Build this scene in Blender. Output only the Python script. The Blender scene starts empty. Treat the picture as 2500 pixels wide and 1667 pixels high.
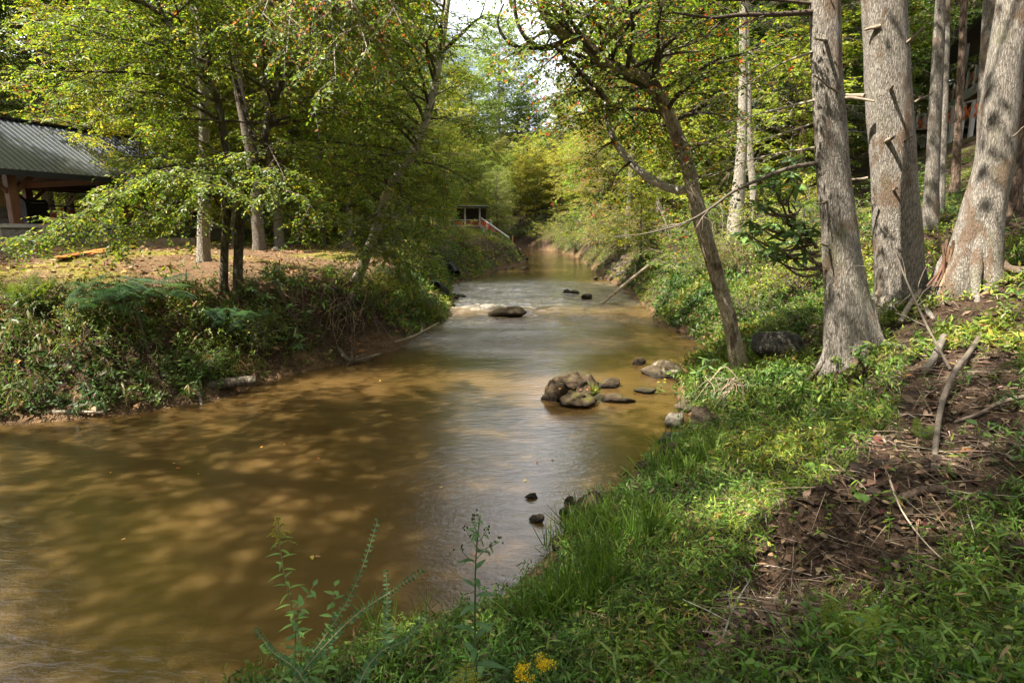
import bpy, math, random
import numpy as np
from mathutils import Vector, Matrix, Quaternion

# ------------------------------------------------------------------ camera, sky, sun, exposure
sc = bpy.context.scene
COL = sc.collection
F, CX, CY, CAMZ, PITCH = 1400.0, 1250.0, 833.5, 2.6, math.radians(10.8)   # photograph pixels (2500 wide)
cam_d = bpy.data.cameras.new('camera')
cam_d.sensor_width = 36.0
cam_d.lens = F / 2500 * 36
cam_d.clip_start, cam_d.clip_end = 0.05, 2000
cam = bpy.data.objects.new('camera', cam_d)
cam.location = (0, 0, CAMZ)
cam.rotation_euler = (math.radians(90) - PITCH, 0, 0)
COL.objects.link(cam)
sc.camera = cam

SUN_AZ = math.atan2(-0.90, -0.34)          # direction towards the sun, from +Y clockwise
SUN_EL = math.radians(55)
S = Vector((math.sin(SUN_AZ) * math.cos(SUN_EL), math.cos(SUN_AZ) * math.cos(SUN_EL), math.sin(SUN_EL)))
world = bpy.data.worlds.new('World')
sc.world = world
world.use_nodes = True
wn, wl = world.node_tree.nodes, world.node_tree.links
wn.clear()
sky = wn.new('ShaderNodeTexSky')
sky.sky_type = 'NISHITA'
sky.sun_disc = False
sky.sun_elevation = SUN_EL
sky.sun_rotation = SUN_AZ
sky.dust_density = 1.5
tc = wn.new('ShaderNodeTexCoord')
cn = wn.new('ShaderNodeTexNoise')
cn.inputs['Scale'].default_value = 3.2
cn.inputs['Detail'].default_value = 6
cr = wn.new('ShaderNodeValToRGB')
cr.color_ramp.elements[0].position = 0.34
cr.color_ramp.elements[1].position = 0.54
cmix = wn.new('ShaderNodeMix')
cmix.data_type = 'RGBA'
cmix.inputs['B'].default_value = (12.0, 12.3, 12.8, 1)       # thin bright cloud
bg = wn.new('ShaderNodeBackground')
bg.inputs['Strength'].default_value = 0.055
wo = wn.new('ShaderNodeOutputWorld')
wl.new(tc.outputs['Generated'], cn.inputs['Vector'])
wl.new(cn.outputs['Fac'], cr.inputs['Fac'])
wl.new(cr.outputs['Color'], cmix.inputs['Factor'])
wl.new(sky.outputs['Color'], cmix.inputs['A'])
wl.new(cmix.outputs['Result'], bg.inputs['Color'])
wl.new(bg.outputs['Background'], wo.inputs['Surface'])

sun_d = bpy.data.lights.new('sun', 'SUN')
sun_d.energy = 5.0
sun_d.angle = math.radians(0.5)
sun_d.color = (1.0, 0.94, 0.82)
sun = bpy.data.objects.new('sun', sun_d)
sun.rotation_euler = S.to_track_quat('Z', 'Y').to_euler()
sun.location = (-30, -12, 40)
COL.objects.link(sun)

sc.view_settings.view_transform = 'Standard'
sc.view_settings.look = 'None'
sc.view_settings.exposure = 2.1
sc.view_settings.gamma = 1.0
sc.view_settings.use_curve_mapping = False
sc.render.engine = 'CYCLES'
sc.cycles.use_denoising = True
sc.cycles.denoiser = 'OPENIMAGEDENOISE'
sc.cycles.max_bounces = 8
sc.cycles.diffuse_bounces = 3
sc.cycles.glossy_bounces = 3
sc.cycles.transmission_bounces = 4
sc.cycles.sample_clamp_indirect = 6.0
sc.cycles.use_adaptive_sampling = True
sc.cycles.adaptive_threshold = 0.02

# ------------------------------------------------------------------ small tools
rng = np.random.default_rng(11)
random.seed(11)
UP = np.array([0.0, 0.0, 1.0])
RH = np.random.default_rng(3).random(8192)

def A(*a):
    return np.array(a, dtype=float)

def nrm(v):
    v = np.asarray(v, dtype=float)
    return v / np.maximum(np.linalg.norm(v, axis=-1, keepdims=True), 1e-9)

def vnoise(x, y, z=0.0, seed=0):
    x, y, z = np.broadcast_arrays(np.asarray(x, float), np.asarray(y, float), np.asarray(z, float))
    xi, yi, zi = np.floor(x).astype(np.int64), np.floor(y).astype(np.int64), np.floor(z).astype(np.int64)
    fx, fy, fz = x - xi, y - yi, z - zi
    fx, fy, fz = (f * f * (3 - 2 * f) for f in (fx, fy, fz))
    def h(a, b, c):
        return RH[((a * 73856093) ^ (b * 19349663) ^ (c * 83492791) ^ (seed * 7919)) & 8191]
    def lx(b, c):
        return h(xi, b, c) * (1 - fx) + h(xi + 1, b, c) * fx
    def ly(c):
        return lx(yi, c) * (1 - fy) + lx(yi + 1, c) * fy
    return (ly(zi) * (1 - fz) + ly(zi + 1) * fz) * 2 - 1

def fbm(x, y, z=0.0, o=4, seed=0):
    r, a, f = 0.0, 0.5, 1.0
    for k in range(o):
        r = r + a * vnoise(np.asarray(x) * f, np.asarray(y) * f, np.asarray(z) * f, seed + k)
        a, f = a * 0.5, f * 2.03
    return r

def sstep(a, b, x):
    t = np.clip((np.asarray(x, float) - a) / (b - a), 0, 1)
    return t * t * (3 - 2 * t)

def ray(u, v):
    xc, yc = (u - CX) / F, (CY - v) / F
    return np.array([xc, math.cos(PITCH) + math.sin(PITCH) * yc, math.cos(PITCH) * yc - math.sin(PITCH)])

def pix(u, v, Y):
    d = ray(u, v)
    return np.array([0, 0, CAMZ]) + d * (Y / d[1])

def onz(u, v, z=0.0):
    d = ray(u, v)
    return np.array([0, 0, CAMZ]) + d * ((z - CAMZ) / d[2])

class Geo:
    def __init__(self):
        self.v, self.f3, self.f4, self.c, self.n = [], [], [], [], 0
    def add(self, v, f, c=(0.5, 0.5, 0.5)):
        v = np.asarray(v, float).reshape(-1, 3)
        f = np.asarray(f, int)
        c = np.asarray(c, float)
        if c.ndim == 1:
            c = np.broadcast_to(c, (len(v), 3))
        (self.f3 if f.shape[-1] == 3 else self.f4).append(f.reshape(-1, f.shape[-1]) + self.n)
        self.v.append(v)
        self.c.append(c)
        self.n += len(v)
    def tris(self):
        return sum(map(len, self.f3)) + 2 * sum(map(len, self.f4))
    def mesh(self, name, smooth=True):
        v = np.concatenate(self.v)
        c = np.concatenate(self.c)
        f3 = np.concatenate(self.f3) if self.f3 else np.zeros((0, 3), int)
        f4 = np.concatenate(self.f4) if self.f4 else np.zeros((0, 4), int)
        me = bpy.data.meshes.new(name)
        me.vertices.add(len(v))
        me.vertices.foreach_set('co', v.ravel().astype(np.float32))
        idx = np.concatenate([f3.ravel(), f4.ravel()]).astype(np.int32)
        me.loops.add(len(idx))
        me.loops.foreach_set('vertex_index', idx)
        ls = np.concatenate([np.arange(len(f3)) * 3, len(f3) * 3 + np.arange(len(f4)) * 4]).astype(np.int32)
        me.polygons.add(len(ls))
        me.polygons.foreach_set('loop_start', ls)
        me.polygons.foreach_set('use_smooth', np.full(len(ls), smooth))
        me.update(calc_edges=True)
        at = me.attributes.new('Col', 'FLOAT_COLOR', 'POINT')
        rgba = np.ones((len(v), 4), np.float32)
        rgba[:, :3] = c
        at.data.foreach_set('color', rgba.ravel())
        me.validate()
        return me

def tube(g, pts, rad, sides=8, col=(0.5, 0.5, 0.5), cap=True, bump=None):
    pts = np.asarray(pts, float)
    n = len(pts)
    rad = np.broadcast_to(np.asarray(rad, float), (n,))
    T = nrm(np.gradient(pts, axis=0))
    r = A(1, 0, 0) if abs(T[0, 0]) < 0.8 else A(0, 1, 0)
    a = nrm(r - T[0] * (r @ T[0]))
    ang = np.arange(sides) / sides * 2 * math.pi
    V = []
    for i in range(n):
        a = nrm(a - T[i] * (a @ T[i]))
        b = np.cross(T[i], a)
        rr = rad[i] if bump is None else rad[i] * bump(i, ang)
        V.append(pts[i] + (np.cos(ang)[:, None] * a + np.sin(ang)[:, None] * b) * np.reshape(rr, (-1, 1)))
    V = np.concatenate(V)
    i, j = np.meshgrid(np.arange(n - 1), np.arange(sides), indexing='ij')
    j2 = (j + 1) % sides
    f = np.stack([i * sides + j, i * sides + j2, (i + 1) * sides + j2, (i + 1) * sides + j], -1).reshape(-1, 4)
    g.add(V, f, col)
    if cap:
        for e, ring in ((0, np.arange(sides)[::-1]), (n - 1, np.arange(sides) + (n - 1) * sides)):
            k = g.n - len(V)
            cv = np.concatenate([V[ring], pts[e][None]])
            g.add(cv, np.stack([np.arange(sides), (np.arange(sides) + 1) % sides, np.full(sides, sides)], -1), col)

def twigs(g, P0, D, L, r, droop, col, k=3, sides=3):
    """many thin drooping twigs at once"""
    n = len(P0)
    s = np.linspace(0, 1, k)
    droop = np.broadcast_to(np.asarray(droop, float), (n,))
    r = np.broadcast_to(np.asarray(r, float), (n,))
    P = P0[:, None] + D[:, None] * (L[:, None] * s)[..., None]
    P[..., 2] -= (droop * L)[:, None] * s ** 2
    a = nrm(np.cross(D, A(0.31, 0.17, 0.93)))
    b = np.cross(D, a)
    ang = np.arange(sides) / sides * 2 * math.pi
    ring = np.cos(ang)[None, :, None] * a[:, None] + np.sin(ang)[None, :, None] * b[:, None]
    rr = r[:, None] * np.linspace(1, 0.35, k)
    V = P[:, :, None] + ring[:, None] * rr[:, :, None, None]
    base = np.arange(n)[:, None, None] * (k * sides)
    i = np.arange(k - 1)[None, :, None]
    j = np.arange(sides)[None, None, :]
    j2 = (j + 1) % sides
    f = np.stack(np.broadcast_arrays(base + i * sides + j, base + i * sides + j2, base + (i + 1) * sides + j2, base + (i + 1) * sides + j), -1)
    c = np.asarray(col, float)
    if c.ndim == 2:
        c = np.repeat(c, k * sides, axis=0)
    g.add(V.reshape(-1, 3), f.reshape(-1, 4), c)

def leafgeo(g, P, D, N, L, W, C, shape=4):
    n = len(P)
    D = nrm(D)
    N = nrm(N - D * np.sum(N * D, -1, keepdims=True))
    X = np.cross(N, D)
    L = np.broadcast_to(np.asarray(L, float), (n,))[:, None]
    W = np.broadcast_to(np.asarray(W, float), (n,))[:, None]
    C = np.asarray(C, float)
    if C.ndim == 1:
        C = np.broadcast_to(C, (n, 3))
    if shape == 4:
        V = np.stack([P, P + D * 0.48 * L + X * W * 0.5 + N * W * 0.12, P + D * L - N * L * 0.10, P + D * 0.48 * L - X * W * 0.5 + N * W * 0.12], 1)
        b = np.arange(n)[:, None, None] * 4
        f = b + np.array([[0, 1, 2], [0, 2, 3]])[None]
        g.add(V.reshape(-1, 3), f.reshape(-1, 3), np.repeat(C, 4, 0))
    else:
        c1, c2 = P + D * 0.3 * L, P + D * 0.68 * L - N * L * 0.07
        V = np.stack([P, c1 + X * W * 0.5 + N * W * .1, c1 - X * W * 0.5 + N * W * .1, c2 + X * W * 0.38, c2 - X * W * 0.38, P + D * L - N * L * 0.22], 1)
        b = np.arange(n)[:, None, None] * 6
        f = b + np.array([[0, 1, 2], [2, 1, 3], [2, 3, 4], [4, 3, 5]])[None]
        g.add(V.reshape(-1, 3), f.reshape(-1, 3), np.repeat(C, 6, 0))

def palette(n, items, jit=0.25, r=None):
    r = r or rng
    cols = np.array([c for c, w in items], float)
    w = np.array([w for c, w in items], float)
    c = cols[r.choice(len(items), n, p=w / w.sum())]
    return np.clip(c * (1 + (r.random((n, 1)) * 2 - 1) * jit) * (1 + (r.random((n, 3)) * 2 - 1) * jit * 0.3), 0.002, 0.9)

def spray(g, P0, D, L, m, ll, lw, cols, droop=0.2, spread=0.85, fwd=0.55, tilt=0.35, spiral=False, s0=0.12, shape=4, ldroop=0.15, sizej=0.35):
    """m leaves along each of n twigs"""
    n = len(P0)
    s = s0 + (1 - s0) * (np.arange(m) + 0.5 + (rng.random((n, m)) - 0.5) * 0.5) / m
    droop = np.broadcast_to(np.asarray(droop, float), (n,))
    P = P0[:, None] + D[:, None] * (L[:, None] * s)[..., None]
    P[..., 2] -= (droop * L)[:, None] * s ** 2
    T = np.repeat(D[:, None], m, 1).copy()
    T[..., 2] -= 2 * droop[:, None] * s
    T = nrm(T)
    side = nrm(np.cross(T, UP) + 1e-3 * rng.normal(size=T.shape))
    N0 = np.cross(side, T)
    N0 = N0 * np.where(N0[..., 2:] < 0, -1, 1)
    if spiral:
        th = (np.arange(m) * 2.4)[None] + rng.random((n, 1)) * 6.28
        side = side * np.cos(th)[..., None] + N0 * np.sin(th)[..., None]
        N0 = nrm(T + UP * 0.6)
        sg = 1.0
    else:
        sg = np.where((np.arange(m) % 2) == 0, 1.0, -1.0)[None, :, None]
    ld = T * fwd + side * sg * spread + rng.normal(size=T.shape) * 0.22
    ld[..., 2] -= ldroop
    N = N0 + rng.normal(size=T.shape) * tilt
    C = cols(n * m) if callable(cols) else np.repeat(cols, m, 0)
    sz = 1 + (rng.random(n * m) * 2 - 1) * sizej
    leafgeo(g, P.reshape(-1, 3), ld.reshape(-1, 3), N.reshape(-1, 3), ll * sz, lw * sz, C, shape)

def obj(name, me, mat=None, parent=None, loc=None, rot=None, scale=None, **props):
    o = bpy.data.objects.new(name, me)
    COL.objects.link(o)
    if mat is not None and me is not None and len(me.materials) == 0:
        me.materials.append(mat)
    if loc is not None:
        o.location = loc
    if rot is not None:
        o.rotation_euler = rot
    if scale is not None:
        o.scale = scale if hasattr(scale, '__len__') else (scale,) * 3
    if parent is not None:
        o.parent = parent
    for k, v in props.items():
        o[k] = v
    return o

def thing(name, label, cat, loc=(0, 0, 0), group=None, rot=(0, 0, 0)):
    o = obj(name, None, loc=loc, rot=rot, label=label, category=cat)
    o.empty_display_size = 0.2
    if group:
        o['group'] = group
    return o

def wpart(name, me, mat, parent, **props):
    """a part whose mesh is in world coordinates, under an unrotated Empty"""
    o = obj(name, me, mat, parent, **props)
    o.location = -Vector(parent.location)
    return o

def copy_tree(root, loc, rotz=0.0, scale=1.0, color=None, label=None, group=None, tilt=(0, 0)):
    r = root.copy()
    COL.objects.link(r)
    r.location = loc
    r.rotation_euler = (tilt[0], tilt[1], rotz)
    r.scale = (scale,) * 3 if not hasattr(scale, '__len__') else scale
    if label:
        r['label'] = label
    if group:
        r['group'] = group
    for ch in root.children:
        c = ch.copy()
        COL.objects.link(c)
        c.parent = r
        if color is not None:
            c.color = (*color, 1)
        for gch in ch.children:
            d = gch.copy()
            COL.objects.link(d)
            d.parent = c
    return r

def box_geo(g, x0, x1, y0, y1, z0, z1, col=(0.5, 0.5, 0.5), b=0.0):
    v = np.array([[x, y, z] for z in (z0, z1) for y in (y0, y1) for x in (x0, x1)])
    f = np.array([[0, 2, 3, 1], [4, 5, 7, 6], [0, 1, 5, 4], [2, 6, 7, 3], [0, 4, 6, 2], [1, 3, 7, 5]])
    g.add(v, f, col)

def box(name, x0, x1, y0, y1, z0, z1, mat, parent=None, **props):
    g = Geo()
    box_geo(g, x0, x1, y0, y1, z0, z1)
    return obj(name, g.mesh(name, False), mat, parent, **props)

def bar_geo(g, p, q, w, h, col=(0.5, 0.5, 0.5)):
    p, q = np.asarray(p, float), np.asarray(q, float)
    t = nrm(q - p)
    s = np.cross(t, UP)
    s = nrm(s) if np.linalg.norm(s) > 0.05 else A(1, 0, 0)
    n = np.cross(s, t)
    v = np.array([e + s * a * w / 2 + n * b * h / 2 for e in (p, q) for a, b in ((-1, -1), (1, -1), (1, 1), (-1, 1))])
    g.add(v, np.array([[0, 1, 2, 3], [7, 6, 5, 4], [0, 4, 5, 1], [1, 5, 6, 2], [2, 6, 7, 3], [3, 7, 4, 0]]), col)

def bar(name, p, q, w, h, mat, parent=None, **props):
    g = Geo()
    bar_geo(g, p, q, w, h)
    return obj(name, g.mesh(name, False), mat, parent, **props)

# ------------------------------------------------------------------ materials
def newmat(name):
    m = bpy.data.materials.new(name)
    m.use_nodes = True
    nt = m.node_tree
    nt.nodes.clear()
    out = nt.nodes.new('ShaderNodeOutputMaterial')
    return m, nt, out

def nd(nt, typ, **inp):
    n = nt.nodes.new(typ)
    for k, v in inp.items():
        k = k.replace('_', ' ')
        if k in n.inputs:
            s = n.inputs[k]
            if isinstance(v, bpy.types.NodeSocket):
                nt.links.new(v, s)
            else:
                s.default_value = v
    return n

def mixc(nt, fac, a, b, blend='MIX'):
    n = nt.nodes.new('ShaderNodeMix')
    n.data_type = 'RGBA'
    n.blend_type = blend
    for key, val in (('Factor', fac), ('A', a), ('B', b)):
        s = n.inputs[key]
        if isinstance(val, bpy.types.NodeSocket):
            nt.links.new(val, s)
        elif key == 'Factor':
            s.default_value = val
        else:
            s.default_value = (*val, 1)
    return n.outputs['Result']

def ramp(nt, fac, p0, p1, c0=(0, 0, 0), c1=(1, 1, 1)):
    n = nt.nodes.new('ShaderNodeValToRGB')
    n.color_ramp.elements[0].position, n.color_ramp.elements[1].position = p0, p1
    n.color_ramp.elements[0].color, n.color_ramp.elements[1].color = (*c0, 1), (*c1, 1)
    nt.links.new(fac, n.inputs['Fac'])
    return n.outputs['Color']

def coords(nt, scale=(1, 1, 1), kind='Object'):
    t = nt.nodes.new('ShaderNodeTexCoord')
    m = nd(nt, 'ShaderNodeMapping', Vector=t.outputs[kind], Scale=scale)
    return m.outputs['Vector']

def noise(nt, vec, scale, detail=4, rough=0.55, dist=0.0):
    n = nd(nt, 'ShaderNodeTexNoise', Vector=vec, Scale=scale, Detail=detail, Roughness=rough, Distortion=dist)
    return n.outputs['Fac']

def bump(nt, h, strength=0.5, dist=0.02):
    return nd(nt, 'ShaderNodeBump', Height=h, Strength=strength, Distance=dist).outputs['Normal']

def attr(nt, name='Col'):
    n = nt.nodes.new('ShaderNodeAttribute')
    n.attribute_name = name
    return n.outputs['Color']

def leaf_mat(name, trans=0.42, rough=0.45, spec=0.35, yellow=(1.25, 1.2, 0.6)):
    m, nt, out = newmat(name)
    oi = nt.nodes.new('ShaderNodeObjectInfo')
    c = mixc(nt, 1.0, attr(nt), oi.outputs['Color'], 'MULTIPLY')
    p = nd(nt, 'ShaderNodeBsdfPrincipled', Base_Color=c, Roughness=rough)
    p.inputs['Specular IOR Level'].default_value = spec
    t = nd(nt, 'ShaderNodeBsdfTranslucent', Color=mixc(nt, 1.0, c, yellow, 'MULTIPLY'))
    mx = nd(nt, 'ShaderNodeMixShader', Fac=trans)
    nt.links.new(p.outputs[0], mx.inputs[1])
    nt.links.new(t.outputs[0], mx.inputs[2])
    nt.links.new(mx.outputs[0], out.inputs['Surface'])
    return m

def bark_mat(name, dark, light, sx=14, sz=2.6, patch=None, patch_amt=0.5, bs=0.8, moss=None):
    m, nt, out = newmat(name)
    v = coords(nt, (sx, sx, sz))
    wv = nd(nt, 'ShaderNodeTexNoise', Vector=v, Scale=1.3, Detail=3)
    v = mixc(nt, 0.7, v, wv.outputs['Color'], 'LINEAR_LIGHT')
    n1 = noise(nt, v, 1.6, 6, 0.62, 0.6)
    vo = nd(nt, 'ShaderNodeTexVoronoi', Vector=v, Scale=1.0)
    vo.feature = 'DISTANCE_TO_EDGE'
    fur = ramp(nt, vo.outputs['Distance'], 0.0, 0.16, (.35, .35, .35))
    mul = nd(nt, 'ShaderNodeMath', Value=n1)
    mul.operation = 'MULTIPLY'
    nt.links.new(n1, mul.inputs[0])
    nt.links.new(fur, mul.inputs[1])
    c = mixc(nt, ramp(nt, mul.outputs[0], 0.12, 0.55), dark, light)
    big = noise(nt, coords(nt, (1, 1, 0.45)), 3.2, 4, 0.6, 0.4)
    if patch:
        c = mixc(nt, ramp(nt, big, 0.60 - patch_amt * 0.22, 0.66 - patch_amt * 0.18), c, patch)
    if moss:
        mo = noise(nt, coords(nt, (1, 1, 0.7)), 2.3, 5, 0.65)
        c = mixc(nt, ramp(nt, mo, 0.56, 0.72, (0, 0, 0), (.7, .7, .7)), c, moss)
    fine = noise(nt, coords(nt, (40, 40, 14)), 1.5, 3)
    c = mixc(nt, 0.35, c, mixc(nt, 1.0, c, ramp(nt, fine, 0.3, 0.7, (0.35, 0.35, 0.35), (1.5, 1.5, 1.5)), 'MULTIPLY'))
    p = nd(nt, 'ShaderNodeBsdfPrincipled', Base_Color=c, Roughness=0.9, Normal=bump(nt, mul.outputs[0], bs, 0.05))
    p.inputs['Specular IOR Level'].default_value = 0.15
    nt.links.new(p.outputs[0], out.inputs['Surface'])
    return m

def plain_mat(name, col, rough=0.7, var=0.25, scale=(6, 6, 6), metal=0.0, bs=0.15, spec=0.4, use_attr=False):
    m, nt, out = newmat(name)
    n = noise(nt, coords(nt, scale), 2.0, 5, 0.6, 0.3)
    base = attr(nt) if use_attr else None
    lo, hi = tuple(1 - var for _ in range(3)), tuple(1 + var for _ in range(3))
    k = ramp(nt, n, 0.3, 0.7, lo, hi)
    c = mixc(nt, 1.0, base if use_attr else col, k, 'MULTIPLY')
    p = nd(nt, 'ShaderNodeBsdfPrincipled', Base_Color=c, Roughness=rough, Metallic=metal, Normal=bump(nt, n, bs, 0.01))
    p.inputs['Specular IOR Level'].default_value = spec
    nt.links.new(p.outputs[0], out.inputs['Surface'])
    return m

def rock_mat(name, c0, c1, moss, mossamt=0.5, wet=0.55):
    m, nt, out = newmat(name)
    v = coords(nt, (1, 1, 1))
    n1 = noise(nt, v, 5.0, 8, 0.65, 0.5)
    c = mixc(nt, ramp(nt, n1, 0.32, 0.68), c0, c1)
    n2 = noise(nt, v, 3.1, 5, 0.7, 0.2)
    geo = nt.nodes.new('ShaderNodeNewGeometry')
    sp = nd(nt, 'ShaderNodeSeparateXYZ', Vector=geo.outputs['Normal'])
    mm = nt.nodes.new('ShaderNodeMath')
    mm.operation = 'MULTIPLY'
    nt.links.new(n2, mm.inputs[0])
    nt.links.new(sp.outputs['Z'], mm.inputs[1])
    c = mixc(nt, ramp(nt, mm.outputs[0], 0.52 - mossamt * 0.25, 0.62 - mossamt * 0.2), c, moss)
    sz = nd(nt, 'ShaderNodeSeparateXYZ', Vector=geo.outputs['Position'])
    jz = nt.nodes.new('ShaderNodeMath'); jz.operation = 'MULTIPLY_ADD'
    nt.links.new(n2, jz.inputs[0]); jz.inputs[1].default_value = -0.10
    nt.links.new(sz.outputs['Z'], jz.inputs[2])
    band = ramp(nt, jz.outputs[0], 0.0, 0.05, (.32, .32, .32), (1, 1, 1))       # water-soaked foot
    c = mixc(nt, 1.0, c, band, 'MULTIPLY')
    p = nd(nt, 'ShaderNodeBsdfPrincipled', Base_Color=c, Roughness=wet, Normal=bump(nt, n1, 1.0, 0.06))
    p.inputs['Specular IOR Level'].default_value = 0.25
    nt.links.new(p.outputs[0], out.inputs['Surface'])
    return m

def ground_mat():
    m, nt, out = newmat('ground_litter')
    v = coords(nt)
    vo = nd(nt, 'ShaderNodeTexVoronoi', Vector=v, Scale=42.0)
    n1 = noise(nt, v, 9.0, 8, 0.7, 0.4)
    n2 = noise(nt, v, 55.0, 4, 0.7)
    sepc = nd(nt, 'ShaderNodeSeparateColor', Color=vo.outputs['Color'])
    k = ramp(nt, sepc.outputs[0], 0.0, 1.0, (0.55, 0.5, 0.45), (1.45, 1.4, 1.35))
    c = mixc(nt, 1.0, attr(nt), k, 'MULTIPLY')
    c = mixc(nt, 1.0, c, ramp(nt, n1, 0.28, 0.72, (0.45, 0.45, 0.45), (1.4, 1.4, 1.4)), 'MULTIPLY')
    c = mixc(nt, 1.0, c, ramp(nt, n2, 0.3, 0.7, (0.7, 0.7, 0.7), (1.25, 1.25, 1.25)), 'MULTIPLY')
    ad = nt.nodes.new('ShaderNodeMath')
    nt.links.new(n1, ad.inputs[0])
    nt.links.new(vo.outputs['Distance'], ad.inputs[1])
    p = nd(nt, 'ShaderNodeBsdfPrincipled', Base_Color=c, Roughness=0.92, Normal=bump(nt, ad.outputs[0], 0.8, 0.05))
    p.inputs['Specular IOR Level'].default_value = 0.15
    nt.links.new(p.outputs[0], out.inputs['Surface'])
    return m

def water_mat():
    m, nt, out = newmat('muddy_water')
    v = coords(nt, (1.0, 1.0, 1.0))
    sepc = nd(nt, 'ShaderNodeSeparateColor', Color=attr(nt))
    rough_w, foam = sepc.outputs[0], sepc.outputs[1]
    a = noise(nt, coords(nt, (1.0, 2.3, 1.0)), 5.5, 5, 0.6, 0.6)
    b = noise(nt, v, 26.0, 4, 0.6, 0.3)
    d = noise(nt, coords(nt, (0.6, 1.5, 1.0)), 1.5, 3, 0.5, 0.8)
    h = nt.nodes.new('ShaderNodeMath'); h.operation = 'MULTIPLY_ADD'
    nt.links.new(b, h.inputs[0]); h.inputs[1].default_value = 0.30
    nt.links.new(a, h.inputs[2])
    h2 = nt.nodes.new('ShaderNodeMath'); h2.operation = 'MULTIPLY_ADD'
    nt.links.new(d, h2.inputs[0]); h2.inputs[1].default_value = 0.6
    nt.links.new(h.outputs[0], h2.inputs[2])
    st = nt.nodes.new('ShaderNodeMath'); st.operation = 'MULTIPLY_ADD'
    nt.links.new(rough_w, st.inputs[0]); st.inputs[1].default_value = 0.95; st.inputs[2].default_value = 0.13
    bm = nt.nodes.new('ShaderNodeBump')
    bm.inputs['Distance'].default_value = 0.05
    nt.links.new(st.outputs[0], bm.inputs['Strength'])
    nt.links.new(h2.outputs[0], bm.inputs['Height'])
    mud = noise(nt, v, 0.7, 4, 0.5, 0.5)
    c = mixc(nt, ramp(nt, mud, 0.3, 0.7), (0.057, 0.0335, 0.0105), (0.082, 0.0485, 0.0165))
    fo = noise(nt, coords(nt, (1.0, 2.4, 1.0)), 7.0, 6, 0.7, 0.8)
    fm = nt.nodes.new('ShaderNodeMath'); fm.operation = 'MULTIPLY'
    nt.links.new(ramp(nt, fo, 0.42, 0.68), fm.inputs[0]); nt.links.new(foam, fm.inputs[1])
    c = mixc(nt, fm.outputs[0], c, (0.78, 0.72, 0.6))
    p = nd(nt, 'ShaderNodeBsdfPrincipled', Base_Color=c, Roughness=0.045, IOR=1.45)
    p.subsurface_method = 'BURLEY'
    p.inputs['Subsurface Weight'].default_value = 0.85
    p.inputs['Subsurface Radius'].default_value = (1.0, 0.75, 0.45)
    p.inputs['Subsurface Scale'].default_value = 0.28
    nt.links.new(bm.outputs['Normal'], p.inputs['Normal'])
    nt.links.new(p.outputs[0], out.inputs['Surface'])
    return m

M_LEAF = leaf_mat('leaf', .55)
M_GLOSS = leaf_mat('glossy_leaf', 0.18, 0.28, 0.5, (1.2, 1.3, 0.6))
M_GRASS = leaf_mat('grass_leaf', 0.35, 0.5, 0.3)
M_DEADLEAF = leaf_mat('dry_leaf', 0.12, 0.7, 0.2, (1, 0.9, 0.7))
M_TWIG = plain_mat('twig_bark', (0.13, 0.10, 0.075), 0.85, 0.3, (10, 10, 10))
M_STEM = plain_mat('green_stem', (0.16, 0.2, 0.06), 0.6, 0.2, (10, 10, 10), use_attr=True)
M_STICK = plain_mat('dead_wood', (0.2, 0.15, 0.11), 0.9, 0.35, (14, 14, 14), use_attr=True)
M_BARK_POPLAR = bark_mat('grey_furrowed_bark', (0.085, 0.07, 0.056), (0.35, 0.31, 0.265), 52, 7.0, (0.17, 0.12, 0.085), 0.25, 0.8, (0.15, 0.145, 0.08))
M_BARK_DARK = bark_mat('dark_smooth_bark', (0.035, 0.028, 0.02), (0.11, 0.09, 0.065), 12, 3, (0.2, 0.18, 0.13), 0.25, 0.5, (0.05, 0.06, 0.015))
M_BARK_MOTTLE = bark_mat('mottled_bark', (0.05, 0.038, 0.028), (0.15, 0.12, 0.09), 12, 4, (0.42, 0.38, 0.31), 0.95, 0.6)
M_BARK_TAN = bark_mat('tan_bark', (0.20, 0.15, 0.10), (0.50, 0.42, 0.31), 26, 5, (0.14, 0.10, 0.07), 0.25, 0.8)
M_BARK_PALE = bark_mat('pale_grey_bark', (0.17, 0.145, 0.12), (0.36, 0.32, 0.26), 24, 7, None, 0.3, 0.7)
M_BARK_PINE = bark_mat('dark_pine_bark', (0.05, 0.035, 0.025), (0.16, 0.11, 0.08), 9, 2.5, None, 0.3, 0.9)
M_BARK_GREY = bark_mat('grey_brown_bark', (0.07, 0.055, 0.042), (0.22, 0.185, 0.145), 22, 6, None, 0.3, 0.8, (0.09, 0.095, 0.03))
M_GROUND = ground_mat()
M_WATER = water_mat()
M_ROCK = rock_mat('wet_brown_rock', (0.018, 0.012, 0.007), (0.085, 0.055, 0.028), (0.065, 0.058, 0.012), 0.5, 0.7)
M_ROCK_LICHEN = rock_mat('lichen_rock', (0.03, 0.022, 0.013), (0.09, 0.065, 0.036), (0.26, 0.24, 0.15), 0.35, 0.85)
M_ROCK_DARK = rock_mat('dark_boulder_rock', (0.022, 0.02, 0.016), (0.085, 0.075, 0.06), (0.05, 0.06, 0.015), 0.4, 0.75)
M_ROCK_PALE = rock_mat('pale_stone', (0.26, 0.215, 0.16), (0.42, 0.36, 0.29), (0.3, 0.26, 0.2), 0.2, 0.7)
M_ROCK_GREY = rock_mat('grey_creek_stone', (0.045, 0.032, 0.021), (0.145, 0.105, 0.068), (0.09, 0.08, 0.035), 0.3, 0.8)

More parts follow.
